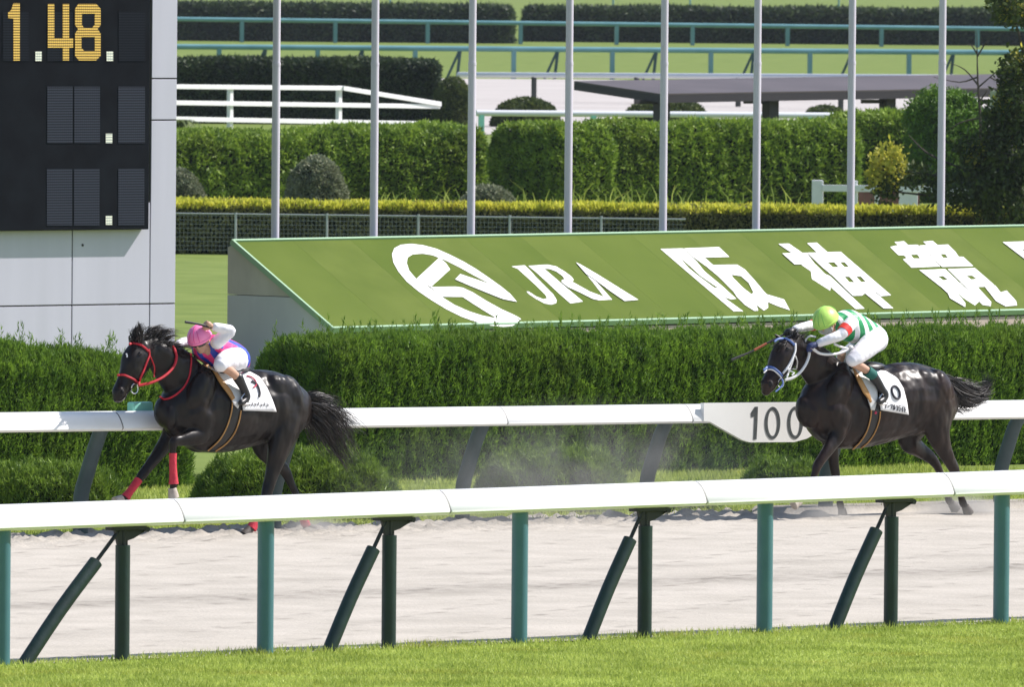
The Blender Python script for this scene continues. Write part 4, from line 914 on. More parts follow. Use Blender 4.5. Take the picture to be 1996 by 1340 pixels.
# mane, forelock, tail
def gl(S,pts): return [(S.p(x,y,v),s) for x,y,v,s in pts]
M_hair1=M_hair
gm=[]
for (x,y),(dx,dy) in (((266,668),(4,-30)),((272,664),(10,-26)),((282,662),(18,-24)),((294,662),(26,-20)),((306,664),(28,-14)),((318,670),(26,-8)),((330,676),(24,0)),((342,686),(24,6)),((354,694),(22,8)),((364,700),(16,8)),((270,672),(-8,6)),((262,668),(22,-12)),((290,668),(30,-4)),((310,674),(28,4)),((330,682),(22,10)),((276,664),(-4,-24))):
    gm.append(gl(S1,[(x,y+4,0,.016),(x+dx*.25,y+dy*.65,.02,.024),(x+dx*.75,y+dy*1.0,.03,.022),(x+dx*1.35,y+dy*.80,.03,.026)]))
strands('mane',gm,1700,.0095,M_hair,r1,3)
gt=[gl(S1,[(586,786,0,.020),(606,784,.02,.025),(632,796,.03,.035),(655,822,.03,.04),(674,856,.02,.04),(690,896,.0,.04)]),
    gl(S1,[(586,792,0,.02),(604,796,.02,.03),(628,812,.03,.045),(648,838,.03,.05),(664,870,.02,.04),(684,905,.0,.035)]),
    gl(S1,[(586,788,0,.02),(610,786,.0,.03),(640,800,.0,.04),(672,820,.0,.05),(702,848,.0,.06)]),
    gl(S1,[(588,795,0,.02),(600,806,.0,.03),(622,826,.0,.05),(640,850,.0,.06),(668,888,.0,.05)]),
    gl(S1,[(586,786,0,.015),(604,776,.02,.03),(622,778,.03,.035),(645,796,.03,.05),(665,830,.02,.06)])]
strands('tail',gt,1050,.010,M_hair,r1,4,.72,.4)
gt2=[gl(S1,[(586,790,0,.02),(608,790,.0,.05),(640,806,.0,.08),(676,826,.0,.12),(712,850,.0,.13)])]
strands('tail_wisps',gt2,60,.006,M_hair,r1,5)
bm=bmesh.new(); tube(bm,[S1.p(582,783),S1.p(596,784),S1.p(612,790),S1.p(628,800)],[.045,.036,.026,.008],10,sub=2); obj('dock',bm,M_coat1,r1,True)
# bridle
st=lambda nm,pts,r,m,off=.004,**k: strap(nm,hit1,pts,r,m,r1,off,**k)
st('brow_band',[(252,671),(262,670),(274,673),(283,679),(289,685)],.012,M_redl)
st('cheek_strap',[(290,681),(291,692),(286,706),(280,722),(274,736),(270,750)],.011,M_redl); st('throat_lash',[(290,690),(296,703),(301,715),(301,728),(300,736)],.007,M_redl)
st('nose_band',[(230,732),(240,731),(251,735),(261,740),(268,746)],.012,M_redl)
bm=bmesh.new(); rr=[hit1(262+7*math.cos(a),758+10*math.sin(a),.012) for a in np.linspace(0,6.28,20)]; tube(bm,rr,.0055,6); obj('bit_ring',bm,M_metal,r1,True)
# rein from bit to the hands
bm=bmesh.new(); tube(bm,[S1.p(270,752,.09),S1.p(296,746,.13),S1.p(320,734,.14),S1.p(338,716,.13),S1.p(344,697,.11),S1.p(341,683,.09),S1.p(337,676,.06)],.013,8,sub=5); obj('rein',bm,M_redl,r1,True)
st('martingale_strap',[(372,690),(372,712),(368,736),(358,756),(340,772),(322,779),(312,774)],.009,M_redl)
# saddle gear
patch('saddle_cloth',hit1,[(462,727),(466,745),(470,765),(471,784),(473,801)],[(488,727),(506,737),(520,758),(530,780),(538,803)],12,M_cloth,r1,.012,.008)
patch('saddle_pad',hit1,[(404,709),(418,726),(432,748),(445,768),(455,790)],[(462,722),(468,735),(470,755),(468,778),(462,797)],10,M_sadw,r1,.022,.012)
patch('saddle_edge',hit1,[(400,708),(414,728),(428,750),(440,766),(451,782)],[(404,709),(419,727),(434,746),(448,762),(456,778)],4,M_tan,r1,.030,.014)
bm=bmesh.new(); ellipsoid(bm,S1.p(452,719,0),HH*.20,HLt*.15,Z*.045); obj('saddle_seat',bm,M_blackl,r1,True)
def girth(S,hit,root,L,Rg):
    patch('girth',hit,L,Rg,4,M_blackl,root,.007,.006,rows=16)
    for e in (L,Rg): strap('girth_edge',hit,e,.0075,M_tan,root,.014)
girth(S1,hit1,r1,[(453,782),(450,806),(441,834),(427,858),(405,878)],[(469,801),(465,822),(456,845),(441,864),(420,879)])
st('cloth_number',[(489,745),(500,751),(505,766),(504,775)],.010,M_ink,.024); st('cloth_number_ring',[(480,735),(490,738),(497,745),(498,753),(493,757)],.007,M_inkr,.024)
for i,(x,y) in enumerate(((478,791),(484,790),(490,789),(496,790),(502,788),(508,791),(514,789),(520,791))):
    st('cloth_character',[(x-1.5,y-2),(x+1,y-1),(x,y+2)] if i%2 else [(x,y-3),(x+.5,y),(x-1,y+3)],.004,M_ink,.024,sub=2)
st('forehead_star',[(246,690),(248,694),(247,697)],.008,M_whl,.0)

# ================= trailing horse
S2=Hs(1700,1012)
torso2=[(1850,745,815,.10),(1840,735,830,.18),(1822,722,843,.235),(1798,712,850,.265),(1765,706,852,.275),(1730,711,862,.28),(1700,719,870,.285),(1670,715,876,.285),(1643,708,876,.265),(1620,712,872,.235),(1598,728,864,.205),(1582,748,850,.165),(1572,768,836,.11)]
neck2=[(1640,764,0,.22,.15),(1616,740,0,.22,.13),(1594,716,0,.205,.115),(1573,697,0,.17,.10),(1556,682,0,.125,.085)]
head2=[(1550,666,0,.085,.075),(1537,681,0,.132,.100),(1527,698,0,.148,.112),(1518,714,0,.130,.100),(1510,730,0,.100,.078),(1501,744,0,.088,.068),(1496,755,0,.078,.062),(1493,763,0,.050,.046)]
lf2=[(1630,795,.17,.13,.08),(1636,838,.17,.095,.07),(1620,868,.17,.070,.058),(1604,892,.17,.054,.048),(1593,909,.17,.050,.045),(1588,925,.17,.036,.033),(1576,950,.17,.031,.028),(1566,968,.17,.040,.036),(1558,978,.17,.030,.03)]
rf2=[(1600,805,-.14,.14,.08),(1614,850,-.15,.10,.07),(1622,880,-.15,.068,.055),(1626,908,-.15,.052,.047),(1629,926,-.15,.047,.043),(1632,945,-.15,.033,.031),(1636,970,-.15,.030,.028),(1638,985,-.15,.040,.036),(1641,995,-.15,.030,.03)]
lh2=[(1828,785,.15,.20,.11),(1826,832,.17,.16,.10),(1836,868,.17,.105,.072),(1849,895,.17,.072,.052),(1860,916,.17,.060,.045),(1866,938,.17,.039,.035),(1872,964,.17,.034,.031),(1877,981,.17,.042,.037),(1882,990,.17,.03,.03)]
rh2=[(1785,825,-.13,.17,.10),(1770,858,-.15,.12,.08),(1792,877,-.15,.082,.06),(1814,893,-.15,.062,.045),(1828,912,-.15,.044,.036),(1838,938,-.15,.034,.031),(1846,962,-.15,.034,.031),(1850,976,-.15,.040,.037),(1855,984,-.15,.03,.03)]
sh=lambda L,dx,dy: [(x+dx,y+dy,*r) for x,y,*r in L]
lumps2=[(1632,758,.185,.10,.075,.20,28),(1818,752,.165,.11,.08,.15,-25),(1816,790,.18,.09,.08,.20,10),(1636,764,.15,.13,.11,.24,25),(1624,796,.14,.13,.09,.14,0),(1640,815,.17,.11,.09,.15,0),(1828,762,.14,.17,.12,.22,-20),(1800,748,.14,.17,.11,.15,0),(1830,822,.16,.15,.10,.19,15),(1582,810,.06,.075,.085,.13,0),(1588,816,-.06,.085,.085,.14,0),(1528,712,.065,.095,.045,.10,0),(1540,686,.07,.05,.04,.05,0),(1500,748,.05,.035,.022,.03,0),(1690,795,.12,.28,.17,.24,0),(1638,740,.11,.10,.07,.18,20)]
r2,b2,hit2,bv2=build_horse('race_horse','galloping dark bay racehorse with white bridle and reins under the lime helmeted rider',S2,torso2,neck2,head2,[(lf2,),(rf2,),(lh2,),(rh2,)],lumps2,M_coat2)
ears(S2,r2,M_coat2,[(1547,665,.05,1556,650,.07,.028),(1528,668,-.07,1510,652,-.09,.026)])
hsphere('eye',hit2,1535,681,.024,M_eye,r2,.45,.75); hsphere('nostril',hit2,1502,749,.026,M_nost,r2,.35,1.3); hsphere('nostril',hit2,1487,745,.018,M_nost,r2,.35,1.2)
H(S2,1558,977,.17,-9,6,M_hoofw,r2); H(S2,1641,994,-.15,2,12,M_hoof,r2); H(S2,1882,989,.17,5,10,M_hoof,r2); H(S2,1855,983,-.15,7,9,M_hoof,r2)
gm=[]
for (x,y),(dx,dy) in (((1538,664),(-10,2)),((1545,660),(6,-6)),((1556,664),(16,-4)),((1568,672),(16,0)),((1580,682),(18,2)),((1592,692),(20,4)),((1604,700),(20,4)),((1616,706),(20,6)),((1530,668),(-14,8))):
    gm.append(gl(S2,[(x,y+5,.03,.012),(x+dx*.4,y+dy*.5,.04,.018),(x+dx*.8,y+dy*1.1,.04,.024),(x+dx*1.3,y+dy*1.7,.04,.026)]))
strands('mane',gm,750,.0085,M_hair,r2,6)
gt=[gl(S2,[(1838,738,0,.02),(1860,752,.02,.03),(1885,772,.03,.035),(1910,776,.03,.032),(1926,758,.02,.028),(1927,728,.0,.03)]),
    gl(S2,[(1840,745,0,.02),(1860,764,.02,.03),(1882,780,.03,.04),(1908,784,.03,.035),(1934,770,.0,.04)]),
    gl(S2,[(1840,742,0,.02),(1864,748,.0,.03),(1890,762,.0,.045),(1912,765,.0,.05),(1930,752,.0,.045)]),
    gl(S2,[(1842,750,0,.02),(1858,770,.0,.04),(1876,784,.0,.04),(1896,790,.0,.03)])]
strands('tail',gt,1300,.009,M_hair,r2,7,.9,.45)
strands('tail_wisps',[gl(S2,[(1848,760,0,.02),(1858,782,.0,.02),(1864,798,.0,.02),(1874,808,.0,.02)]),gl(S2,[(1866,775,0,.02),(1885,790,.0,.02),(1898,792,.0,.02),(1908,785,.0,.03)])],40,.006,M_hair,r2,8)
bm=bmesh.new(); tube(bm,[S2.p(1832,738),S2.p(1846,745),S2.p(1862,755),S2.p(1880,768)],[.045,.036,.028,.008],10,sub=2); obj('dock',bm,M_coat2,r2,True)
st=lambda nm,pts,r,m,off=.004,**k: strap(nm,hit2,pts,r,m,r2,off,**k)
st('brow_band',[(1510,666),(1518,661),(1530,661),(1541,666),(1548,673)],.012,M_bluel)
st('cheek_strap',[(1550,670),(1550,684),(1545,698),(1536,715),(1526,728)],.012,M_whl); st('cheek_strap',[(1548,690),(1544,706),(1538,722),(1534,736)],.010,M_whl); st('throat_lash',[(1550,694),(1554,706),(1552,722),(1544,732)],.007,M_whl)
st('nose_band',[(1489,722),(1497,716),(1508,718),(1518,726),(1524,733)],.013,M_bluel); st('nose_band_edge',[(1489,727),(1496,721),(1507,722),(1517,730),(1523,737)],.008,M_whl); st('chin_strap',[(1524,738),(1526,748),(1521,756),(1512,764)],.008,M_bluel)
bm=bmesh.new(); rr=[hit2(1522+6*math.cos(a),747+9*math.sin(a),.012) for a in np.linspace(0,6.28,20)]; tube(bm,rr,.005,6); obj('bit_ring',bm,M_metal,r2,True)
bm=bmesh.new(); tube(bm,[S2.p(1530,741,.09),S2.p(1545,737,.12),S2.p(1560,726,.13),S2.p(1571,710,.13),S2.p(1577,694,.12),S2.p(1577,682,.10)],.014,8,sub=5); obj('rein',bm,M_whl,r2,True)
bm=bmesh.new(); tube(bm,[S2.p(1583,680,.12),S2.p(1600,690,.16),S2.p(1624,691,.18),S2.p(1645,686,.18),S2.p(1658,678,.18)],.013,8,sub=5); obj('rein',bm,M_whl,r2,True)
bm=bmesh.new(); tube(bm,[S2.p(1572,680,.05),S2.p(1570,664,.05),S2.p(1578,656,.08),S2.p(1590,657,.10)],.009,8,sub=5); obj('rein_loop',bm,M_whl,r2,True); bm=bmesh.new(); tube(bm,[S2.p(1626,671,.15),S2.p(1640,677,.17),S2.p(1655,681,.18)],.012,8,sub=4); ellipsoid(bm,S2.p(1658,679,.18),X1*.03,Vector((0,.03,0)),Z*.03); obj('rein_knot',bm,M_whl,r2,True)
patch('saddle_cloth',hit2,[(1702,722),(1712,745),(1714,765),(1714,785),(1716,800)],[(1726,725),(1748,738),(1760,758),(1767,785),(1770,809)],12,M_cloth,r2,.012,.008)
patch('saddle_pad',hit2,[(1656,722),(1670,738),(1682,760),(1690,778),(1697,800)],[(1690,722),(1702,742),(1708,760),(1709,780),(1703,800)],10,M_sadw,r2,.022,.012)
patch('saddle_edge',hit2,[(1660,722),(1670,744),(1680,765),(1690,778),(1694,786)],[(1664,722),(1678,742),(1688,760),(1694,772),(1697,784)],4,M_tan,r2,.030,.014)
bm=bmesh.new(); ellipsoid(bm,S2.p(1690,714,0),HH*.20,HLt*.15,Z*.045); obj('saddle_seat',bm,M_blackl,r2,True)
girth(S2,hit2,r2,[(1697,786),(1697,810),(1690,838),(1677,860),(1662,875)],[(1715,803),(1713,820),(1705,842),(1693,860),(1678,873)])
hsphere('girth_badge',hit2,1706,805,.018,M_inkr,r2,.0)
bm_pts=[(1745+7.5*math.cos(a)+3*math.sin(a),766+12*math.sin(a)) for a in np.linspace(0,2*math.pi,16)]
st('cloth_number',bm_pts,.012,M_ink,.020,sub=2)
# katakana on the cloth, stroke by stroke, on a slightly falling baseline
KANA={'a':[[(0,0),(4,0),(3.4,1.6)],[(2,1.2),(1.9,3.4),(.8,5)]],'-':[[(0,2.5),(4,2.5)]],'ma':[[(0,.6),(4,.6),(2.6,3)],[(1.2,2.6),(2.8,4.6)]],'ru':[[(1.1,.4),(1.0,3),(0,5)],[(2.4,.2),(2.4,4.8),(4,3.2)]],'ko':[[(.2,.8),(3.6,.8),(3.6,4.6)],[(.2,4.6),(3.8,4.6)]],'ra':[[(.6,.2),(3.4,.2)],[(.2,1.8),(3.8,1.8),(2.8,3.8),(1.4,5)]],'i':[[(3.6,0),(2.2,1.8),(.2,2.8)],[(2.1,1.8),(2.1,5)]],'to':[[(1.2,0),(1.2,5)],[(1.2,2),(3.4,3)]]}
def kana(hit,root,seq,x0,y0,dx,dy,sx,sy,off=.020):
    for k,c in enumerate(seq):
        bm=bmesh.new()
        for s in KANA[c]:
            P=[hit(x0+dx*k+a*sx,y0+dy*k+b*sy,off) for a,b in s]; tube(bm,P,.0038,5)
        obj('cloth_character',bm,M_ink,root)
kana(hit2,r2,['a','-','ma','ru','ko','ra','i','to'],1724,786,5.3,1.1,.95,2.1)

# ---------------------------------------------------------------- riders
M_skin=mat('skin',(.55,.33,.22),(.48,.27,.18),scale=12,rough=.5,sheen=.1); M_wsilk=mat('white_silk',(.80,.80,.83),(.72,.72,.77),scale=5,rough=.5,bump=.6,bscale=8,bdet=2,bdist=.05)
M_breech=mat('white_breeches',(.80,.80,.84),(.73,.73,.78),scale=5,rough=.6,bump=.6,bscale=6,bdet=2,bdist=.06)
def stripes(name,c1,c2,scale,direction,dist=0,rough=.45,lo=.5,phase=0,rot=(0,0,0)):
    M=bpy.data.materials.new(name); M.use_nodes=True; t=M.node_tree; b=t.nodes['Principled BSDF']; b.inputs['Roughness'].default_value=rough
    tc=t.nodes.new('ShaderNodeTexCoord'); mp=t.nodes.new('ShaderNodeMapping'); mp.inputs['Rotation'].default_value=rot; t.links.new(tc.outputs['Object'],mp.inputs[0])
    w=t.nodes.new('ShaderNodeTexWave'); w.bands_direction=direction; w.inputs['Scale'].default_value=scale; w.inputs['Distortion'].default_value=dist; w.inputs['Phase Offset'].default_value=phase; t.links.new(mp.outputs[0],w.inputs[0])
    r=t.nodes.new('ShaderNodeValToRGB'); r.color_ramp.interpolation='CONSTANT'; r.color_ramp.elements[1].position=lo; r.color_ramp.elements[0].color=(*c1,1); r.color_ramp.elements[1].color=(*c2,1)
    t.links.new(w.outputs['Fac'],r.inputs[0]); t.links.new(r.outputs[0],b.inputs['Base Color'])
    n=t.nodes.new('ShaderNodeTexNoise'); n.inputs['Scale'].default_value=16; t.links.new(tc.outputs['Object'],n.inputs['Vector']); bu=t.nodes.new('ShaderNodeBump'); bu.inputs['Strength'].default_value=.5; bu.inputs['Distance'].default_value=.02; t.links.new(n.outputs[0],bu.inputs['Height']); t.links.new(bu.outputs[0],b.inputs['Normal'])
    return M
class Rd:
    def __init__(s,S): s.S=S
def limb(S,c,extra=0.0,seg=12,sub=4,caps=True,bm=None):
    own=bm is None; bm=bm or bmesh.new()
    tube(bm,[S.p(x,y,v) for x,y,v,_ in c],[q[3]+extra for q in c],seg,sub=sub,round_caps=caps); return bm
def hand(S,bm,wr,kn,thick=.020,curl=Vector((0,0,-1)),sidev=None,n=4):
    """palm from wrist to knuckles, four fingers of unequal length curling round what is held, thumb from the side of the palm"""
    d=(kn-wr).normalized(); sd=(sidev or HLt); sd=(sd-d*sd.dot(d)).normalized(); cu=(curl-d*curl.dot(d)); cu=cu.normalized() if cu.length>.01 else d.cross(sd)
    tube(bm,[wr,(wr+kn)/2,kn],[.024,.028,.026],10,lat=sd,rb=[.028,.038,.040],round_caps=True)
    for i,l in enumerate((.85,1.0,.95,.75)):
        b=kn+sd*(-.030+.020*i)-d*.006; tube(bm,[b,b+d*.028*l+cu*.010,b+d*.030*l+cu*.036*l,b+d*.004+cu*.046*l],[.0105,.010,.009,.007],8,round_caps=True)
    b=wr+(kn-wr)*.35-sd*.034; tube(bm,[b,b-sd*.018+d*.028+cu*.012,b-sd*.006+d*.045+cu*.030],[.013,.011,.008],8,round_caps=True)
def head_bm(c,fw,up,sc=1.0):
    """skull with jaw, nose, brows and lips; c centre, fw facing direction"""
    fw=fw.normalized(); up=(up-fw*up.dot(fw)).normalized(); rt=fw.cross(up); bm=bmesh.new()
    e=lambda a,b,c_,rx,ry,rz: ellipsoid(bm,c+(fw*a+rt*b+up*c_)*sc,fw*rx*sc,rt*ry*sc,up*rz*sc,14,10)
    e(0,0,.03,.098,.078,.095); e(.028,0,-.035,.070,.060,.075); e(.060,0,-.080,.032,.034,.026); e(.098,0,-.020,.020,.013,.026); e(.085,0,-.055,.020,.026,.010); e(.082,0,-.066,.018,.022,.009)
    e(.080,.030,.012,.018,.024,.010); e(.080,-.030,.012,.018,.024,.010); e(.0,.078,-.015,.018,.010,.030); e(.0,-.078,-.015,.018,.010,.030)
    tube(bm,[c+(fw*-.01-up*.06)*sc,c+(fw*-.05-up*.15)*sc],[.052*sc,.055*sc],12,round_caps=True)
    return bm,fw,rt,up
def rider(name,label,S,spec):
    root=empty(name,spec['seat'],label,'rider'); 
    # one continuous body under the clothes
    bm=bmesh.new()
    for key in ('torso','armL','armR','legL','legR'): limb(S,spec[key],-.008 if key!='torso' else -.012,12,4,True,bm)
    hb,fw,rt,up=head_bm(spec['head'],spec['face'],spec['up'],1.0); 
    tmp=bpy.data.meshes.new('h'); hb.to_mesh(tmp); hb.free(); bm.from_mesh(tmp)
    for h in spec['hands']: hand(S,bm,*h)
    ch=spec['head']; neck=spec['neck']; tube(bm,[ch-up*.03-fw*.02,(ch+neck)/2,neck],[.055,.055,.065],12,round_caps=True)
    body=link('body',remeshed(bm,.0062,3,'body'),M_skin,root)
    # clothing
    bm=bmesh.new(); limb(S,spec['torso'],.010,18,5,True,bm); ellipsoid(bm,*spec['shoulders'])
    link('silk_jacket',remeshed(bm,.010,5,'silk_jacket'),spec['m_torso'],root)
    for a in ('armL','armR'):
        c=spec[a]; bm=bmesh.new(); limb(S,c[:-1] if len(c)>4 else c,.009,14,5,True,bm); link('sleeve',remeshed(bm,.009,3,'sleeve'),M_wsilk,root)
    bm=bmesh.new()
    for c in spec['breeches']: limb(S,c,.0,16,5,True,bm)
    link('breeches',remeshed(bm,.010,5,'breeches'),M_breech,root)
    for c in spec['boots']:
        bm=bmesh.new(); limb(S,c,.0,12,4,True,bm); obj('boot',bm,M_blackl,root,True)
    # helmet: dome with rim, peak seam
    hc=ch+up*.040+fw*.004; bm=bmesh.new()
    V=[];n=24;k=9
    for i in range(k+1):
        a=math.pi/2*i/k*1.16; rr_=math.cos(math.pi/2-a)
        V.append([bm.verts.new(hc+(fw*(math.sin(a)*.148*math.cos(t))+rt*(math.sin(a)*.125*math.sin(t))+up*(math.cos(a)*.128))) for t in [2*math.pi*j/n for j in range(n)]])
    for i in range(k):
        for j in range(n): 
            try: bm.faces.new((V[i][j],V[i][(j+1)%n],V[i+1][(j+1)%n],V[i+1][j]))
            except ValueError: pass
    bmesh.ops.remove_doubles(bm,verts=bm.verts,dist=.0005); bm.faces.new(V[-1]) if all(v.is_valid for v in V[-1]) else None
    tube(bm,[hc+fw*.147*math.cos(t)+rt*.124*math.sin(t)-up*.012 for t in np.linspace(0,2*math.pi,30)],.008,6)
    hs=spec.get('hs',1.0); bmesh.ops.scale(bm,vec=(hs,hs,hs),space=Matrix.Translation(-(hc-up*.02)),verts=bm.verts); helm=obj('helmet',bm,spec['m_helmet'],root,True)
    bm=bmesh.new()
    for s in (-.5,0,.5): tube(bm,[hc+fw*math.sin(a)*.1495+rt*(math.sin(a)*0+s*.12*math.sin(abs(a)) if s else 0)*1.0+up*math.cos(a)*(.1295-.02*abs(s)) for a in np.linspace(-1.5,1.5,16)],.003,5)
    bmesh.ops.scale(bm,vec=(hs,hs,hs),space=Matrix.Translation(-(hc-up*.02)),verts=bm.verts); obj('cover_seam',bm,spec['m_seam'],helm)
    # goggles strap + lens
    gs=spec.get('gs',1.0); bm=bmesh.new(); ellipsoid(bm,ch+fw*.072-up*(.002+.02*(gs-1)*2),fw*.042,rt*.082,up*.030*gs,16,10)
    tube(bm,[ch+fw*.095*math.cos(t)+rt*.086*math.sin(t)+up*.004 for t in np.linspace(-2.2,2.2,25)],.010,6)
    obj('goggles',bm,spec['m_goggle'],root,True)
    return root,fw,rt,up
# rider of the leading horse
hd1=S1.p(391,664,.12); f1=(HH*.75+HLt*.45-Z*.42); u1=(Z*.9+HH*.3+HLt*.0)
sp1=dict(hs=.91,seat=S1.p(452,715,0),torso=[(397,682,.03,.105),(412,684,.03,.145),(430,688,.02,.140),(448,694,.0,.135),(458,702,0,.14)],
 armL=[(423,668,.20,.058),(438,655,.27,.052),(449,646,.30,.046),(436,642,.29,.042),(420,638,.27,.034),(412,636,.26,.026)],
 armR=[(398,676,-.18,.055),(380,672,-.22,.048),(366,668,-.20,.042),(356,668,-.14,.036),(348,672,-.08,.029),(344,674,-.05,.024)],
 legL=[(456,702,.12,.11),(443,706,.24,.085),(432,712,.30,.062),(446,722,.30,.054),(462,736,.30,.047),(474,754,.29,.034),(478,768,.29,.03)],
 legR=[(456,702,-.12,.11),(440,708,-.26,.085),(424,714,-.30,.06),(440,725,-.30,.052),(456,740,-.30,.046),(466,756,-.29,.034),(470,768,-.29,.03)],
 head=hd1,face=f1,up=u1,neck=S1.p(400,680,.05),hands=[(S1.p(412,637,.26),S1.p(404,634,.25),.02,-Z*.3-HH,HLt*.4+Z),(S1.p(344,674,-.05),S1.p(338,677,-.02),.02,-Z,HLt)],
 shoulders=(S1.p(406,676,.01),HH*.10,HLt*.215,Z*.085),
 breeches=[[(455,698,.0,.135),(458,704,.04,.13)],[(460,700,.10,.115),(446,702,.20,.105),(434,708,.28,.085),(430,712,.30,.070)],[(458,702,-.10,.115),(442,706,-.22,.10),(426,713,-.30,.075)]],
 boots=[[(464,737,.30,.052),(472,752,.30,.042),(479,767,.30,.038),(480,775,.30,.04),(477,781,.31,.034),(470,786,.33,.028)],[(456,740,-.30,.05),(466,758,-.29,.038),(470,772,-.29,.036),(460,780,-.29,.03)]],
 m_torso=stripes('pink_blue_silk',(.80,.03,.20),(.025,.06,.42),3.4,'X',1.5,lo=.55,rot=(0,.3,.7)),m_helmet=mat('pink_helmet_cover',(.96,.27,.52),(.94,.23,.48),scale=12,rough=.45,bump=.2,bscale=20),m_seam=mat('pink_seam',(.70,.05,.26),rough=.6),m_goggle=mat('grey_goggles',(.05,.05,.055),rough=.15))
rd1,fw1,rt1,up1=rider('person','rider in pink helmet and pink and blue silks raising the left arm with a whip',S1,sp1)
M_whip=mat('black_whip',(.012,.012,.014),rough=.45); M_orange=mat('orange_grip',(.30,.07,.025),rough=.5)
def iron(S,root,x,y,v):
    c=S.p(x,y,v); bm=bmesh.new(); tube(bm,[c+Z*.07,c+Z*.03+HH*.04,c-Z*.03+HH*.045],.007,6); tube(bm,[c+Z*.07,c+Z*.03-HH*.04,c-Z*.03-HH*.045],.007,6); tube(bm,[c-Z*.03+HH*.045,c-Z*.03-HH*.045],.012,6)
    o=obj('stirrup_iron',bm,M_metal,root,True); bm=bmesh.new(); tube(bm,[c+Z*.07,c+Z*.20+HH*.03],.008,6); obj('stirrup_leather',bm,M_blackl,o)
iron(S1,r1,477,782,.32)
def whip(S,label,pts,grip):
    P=[S.p(*q) for q in pts]; root=empty('riding_whip',P[0],label,'whip'); bm=bmesh.new(); tube(bm,P,[.013,.011,.009][:len(P)] if len(P)<4 else [.012,.011,.008,.012,.013],7,sub=2); obj('shaft',bm,M_whip,root,True)
    bm=bmesh.new(); G_=[S.p(*q) for q in grip]; tube(bm,G_,.0125,7); obj('grip',bm,grip and M_orange if 'orange' in label else M_whip,root,True)
whip(S1,'short black whip held up against the pink helmet',[(412,639,.27),(386,632,.24),(361,628,.22)],[(375,630,.232),(361,628,.22)])
# rider of the trailing horse
hd2=S2.p(1612,630,.04); f2=(HH*.80+HLt*.35-Z*.50); u2=(Z*.85+HH*.4)
sp2=dict(gs=1.8,seat=S2.p(1690,712,0),torso=[(1632,632,.02,.10),(1650,634,.02,.145),(1670,642,.01,.140),(1692,652,.0,.125),(1704,662,0,.13)],
 armL=[(1659,630,.20,.060),(1648,643,.25,.052),(1637,654,.26,.046),(1616,662,.23,.040),(1598,669,.19,.032),(1589,673,.17,.026)],
 armR=[(1632,630,-.18,.055),(1606,630,-.22,.048),(1585,634,-.22,.043),(1566,638,-.19,.036),(1550,642,-.16,.029),(1545,644,-.15,.025)],
 legL=[(1702,664,.12,.11),(1684,680,.24,.085),(1660,702,.27,.060),(1674,713,.28,.054),(1694,726,.29,.046),(1710,742,.29,.034),(1718,756,.29,.03)],
 legR=[(1700,664,-.12,.11),(1670,682,-.25,.085),(1640,698,-.28,.06),(1652,712,-.29,.052),(1670,728,-.29,.046),(1686,744,-.29,.034),(1690,756,-.29,.03)],
 head=hd2,face=f2,up=u2,neck=S2.p(1630,640,.02),hands=[(S2.p(1588,673,.17),S2.p(1579,675,.15),.02,-Z-HH*.3,HLt+Z*.2),(S2.p(1545,644,-.15),S2.p(1538,646,-.14),.02,-Z,HLt)],
 shoulders=(S2.p(1643,628,.01),HH*.10,HLt*.21,Z*.08),
 breeches=[[(1700,654,.0,.125),(1705,662,.03,.135)],[(1708,660,.10,.115),(1692,676,.20,.108),(1672,694,.27,.085),(1662,702,.28,.070)],[(1700,664,-.10,.115),(1670,682,-.24,.10),(1644,698,-.29,.075)]],
 boots=[[(1703,735,.29,.050),(1711,746,.29,.043),(1719,760,.30,.040),(1724,770,.30,.043),(1721,779,.31,.036),(1714,784,.33,.03)],[(1676,732,-.29,.05),(1686,748,-.29,.038),(1690,760,-.29,.036),(1680,768,-.29,.03)]],
 m_torso=stripes('green_white_silk',(.80,.80,.82),(.015,.30,.10),2.6,'X',0,lo=.46,rot=(0,.5,-R(40.5)),phase=1.0),m_helmet=mat('lime_helmet_cover',(.52,.80,.16),(.46,.74,.13),scale=12,rough=.45,bump=.2,bscale=20),m_seam=mat('green_seam',(.16,.42,.08),rough=.6),m_goggle=mat('clear_goggles',(.42,.44,.42),rough=.15))
rd2,fw2,rt2,up2=rider('person','rider in lime green helmet and green and white hooped silks crouching with arms forward',S2,sp2)
M_redband=mat('red_armband',(.75,.03,.02),rough=.6)
for pts in ([(1650,640,.245,.068),(1643,648,.256,.064)],[(1591,632.5,-.222,.058),(1581,635,-.22,.055)]):
    bm=limb(S2,pts,0,14,1,False); obj('arm_band',bm,M_redband,rd2,True)
bm=limb(S2,[(1689,723,.285,.056),(1703,733,.29,.053)],0,14,1,False); obj('green_sock',bm,mat('green_sock_knit',(.01,.11,.09),rough=.8),rd2,True)
bm=bmesh.new(); hand(S2,bm,S2.p(1590,672,.17),S2.p(1579,675.5,.15),.02,-Z-HH*.3,HLt+Z*.2); bmesh.ops.scale(bm,vec=(1.12,1.12,1.12),space=Matrix.Translation(-S2.p(1584,674,.16)),verts=bm.verts); obj('glove',bm,mat('navy_glove',(.02,.035,.12),rough=.6),rd2,True)
bm=bmesh.new(); hand(S2,bm,S2.p(1546,644,-.15),S2.p(1537,646.5,-.14),.02,-Z,HLt); bmesh.ops.scale(bm,vec=(1.12,1.12,1.12),space=Matrix.Translation(-S2.p(1541,645,-.15)),verts=bm.verts); obj('glove',bm,M_blackl,rd2,True)
iron(S2,r2,1720,782,.32)
whip(S2,'long black whip with an orange middle held out ahead of the bay horse',[(1536,648,-.15),(1502,666,-.17),(1468,684,-.19),(1445,694,-.2),(1426,702,-.21)],[(1494,670,-.174),(1470,683,-.189)])

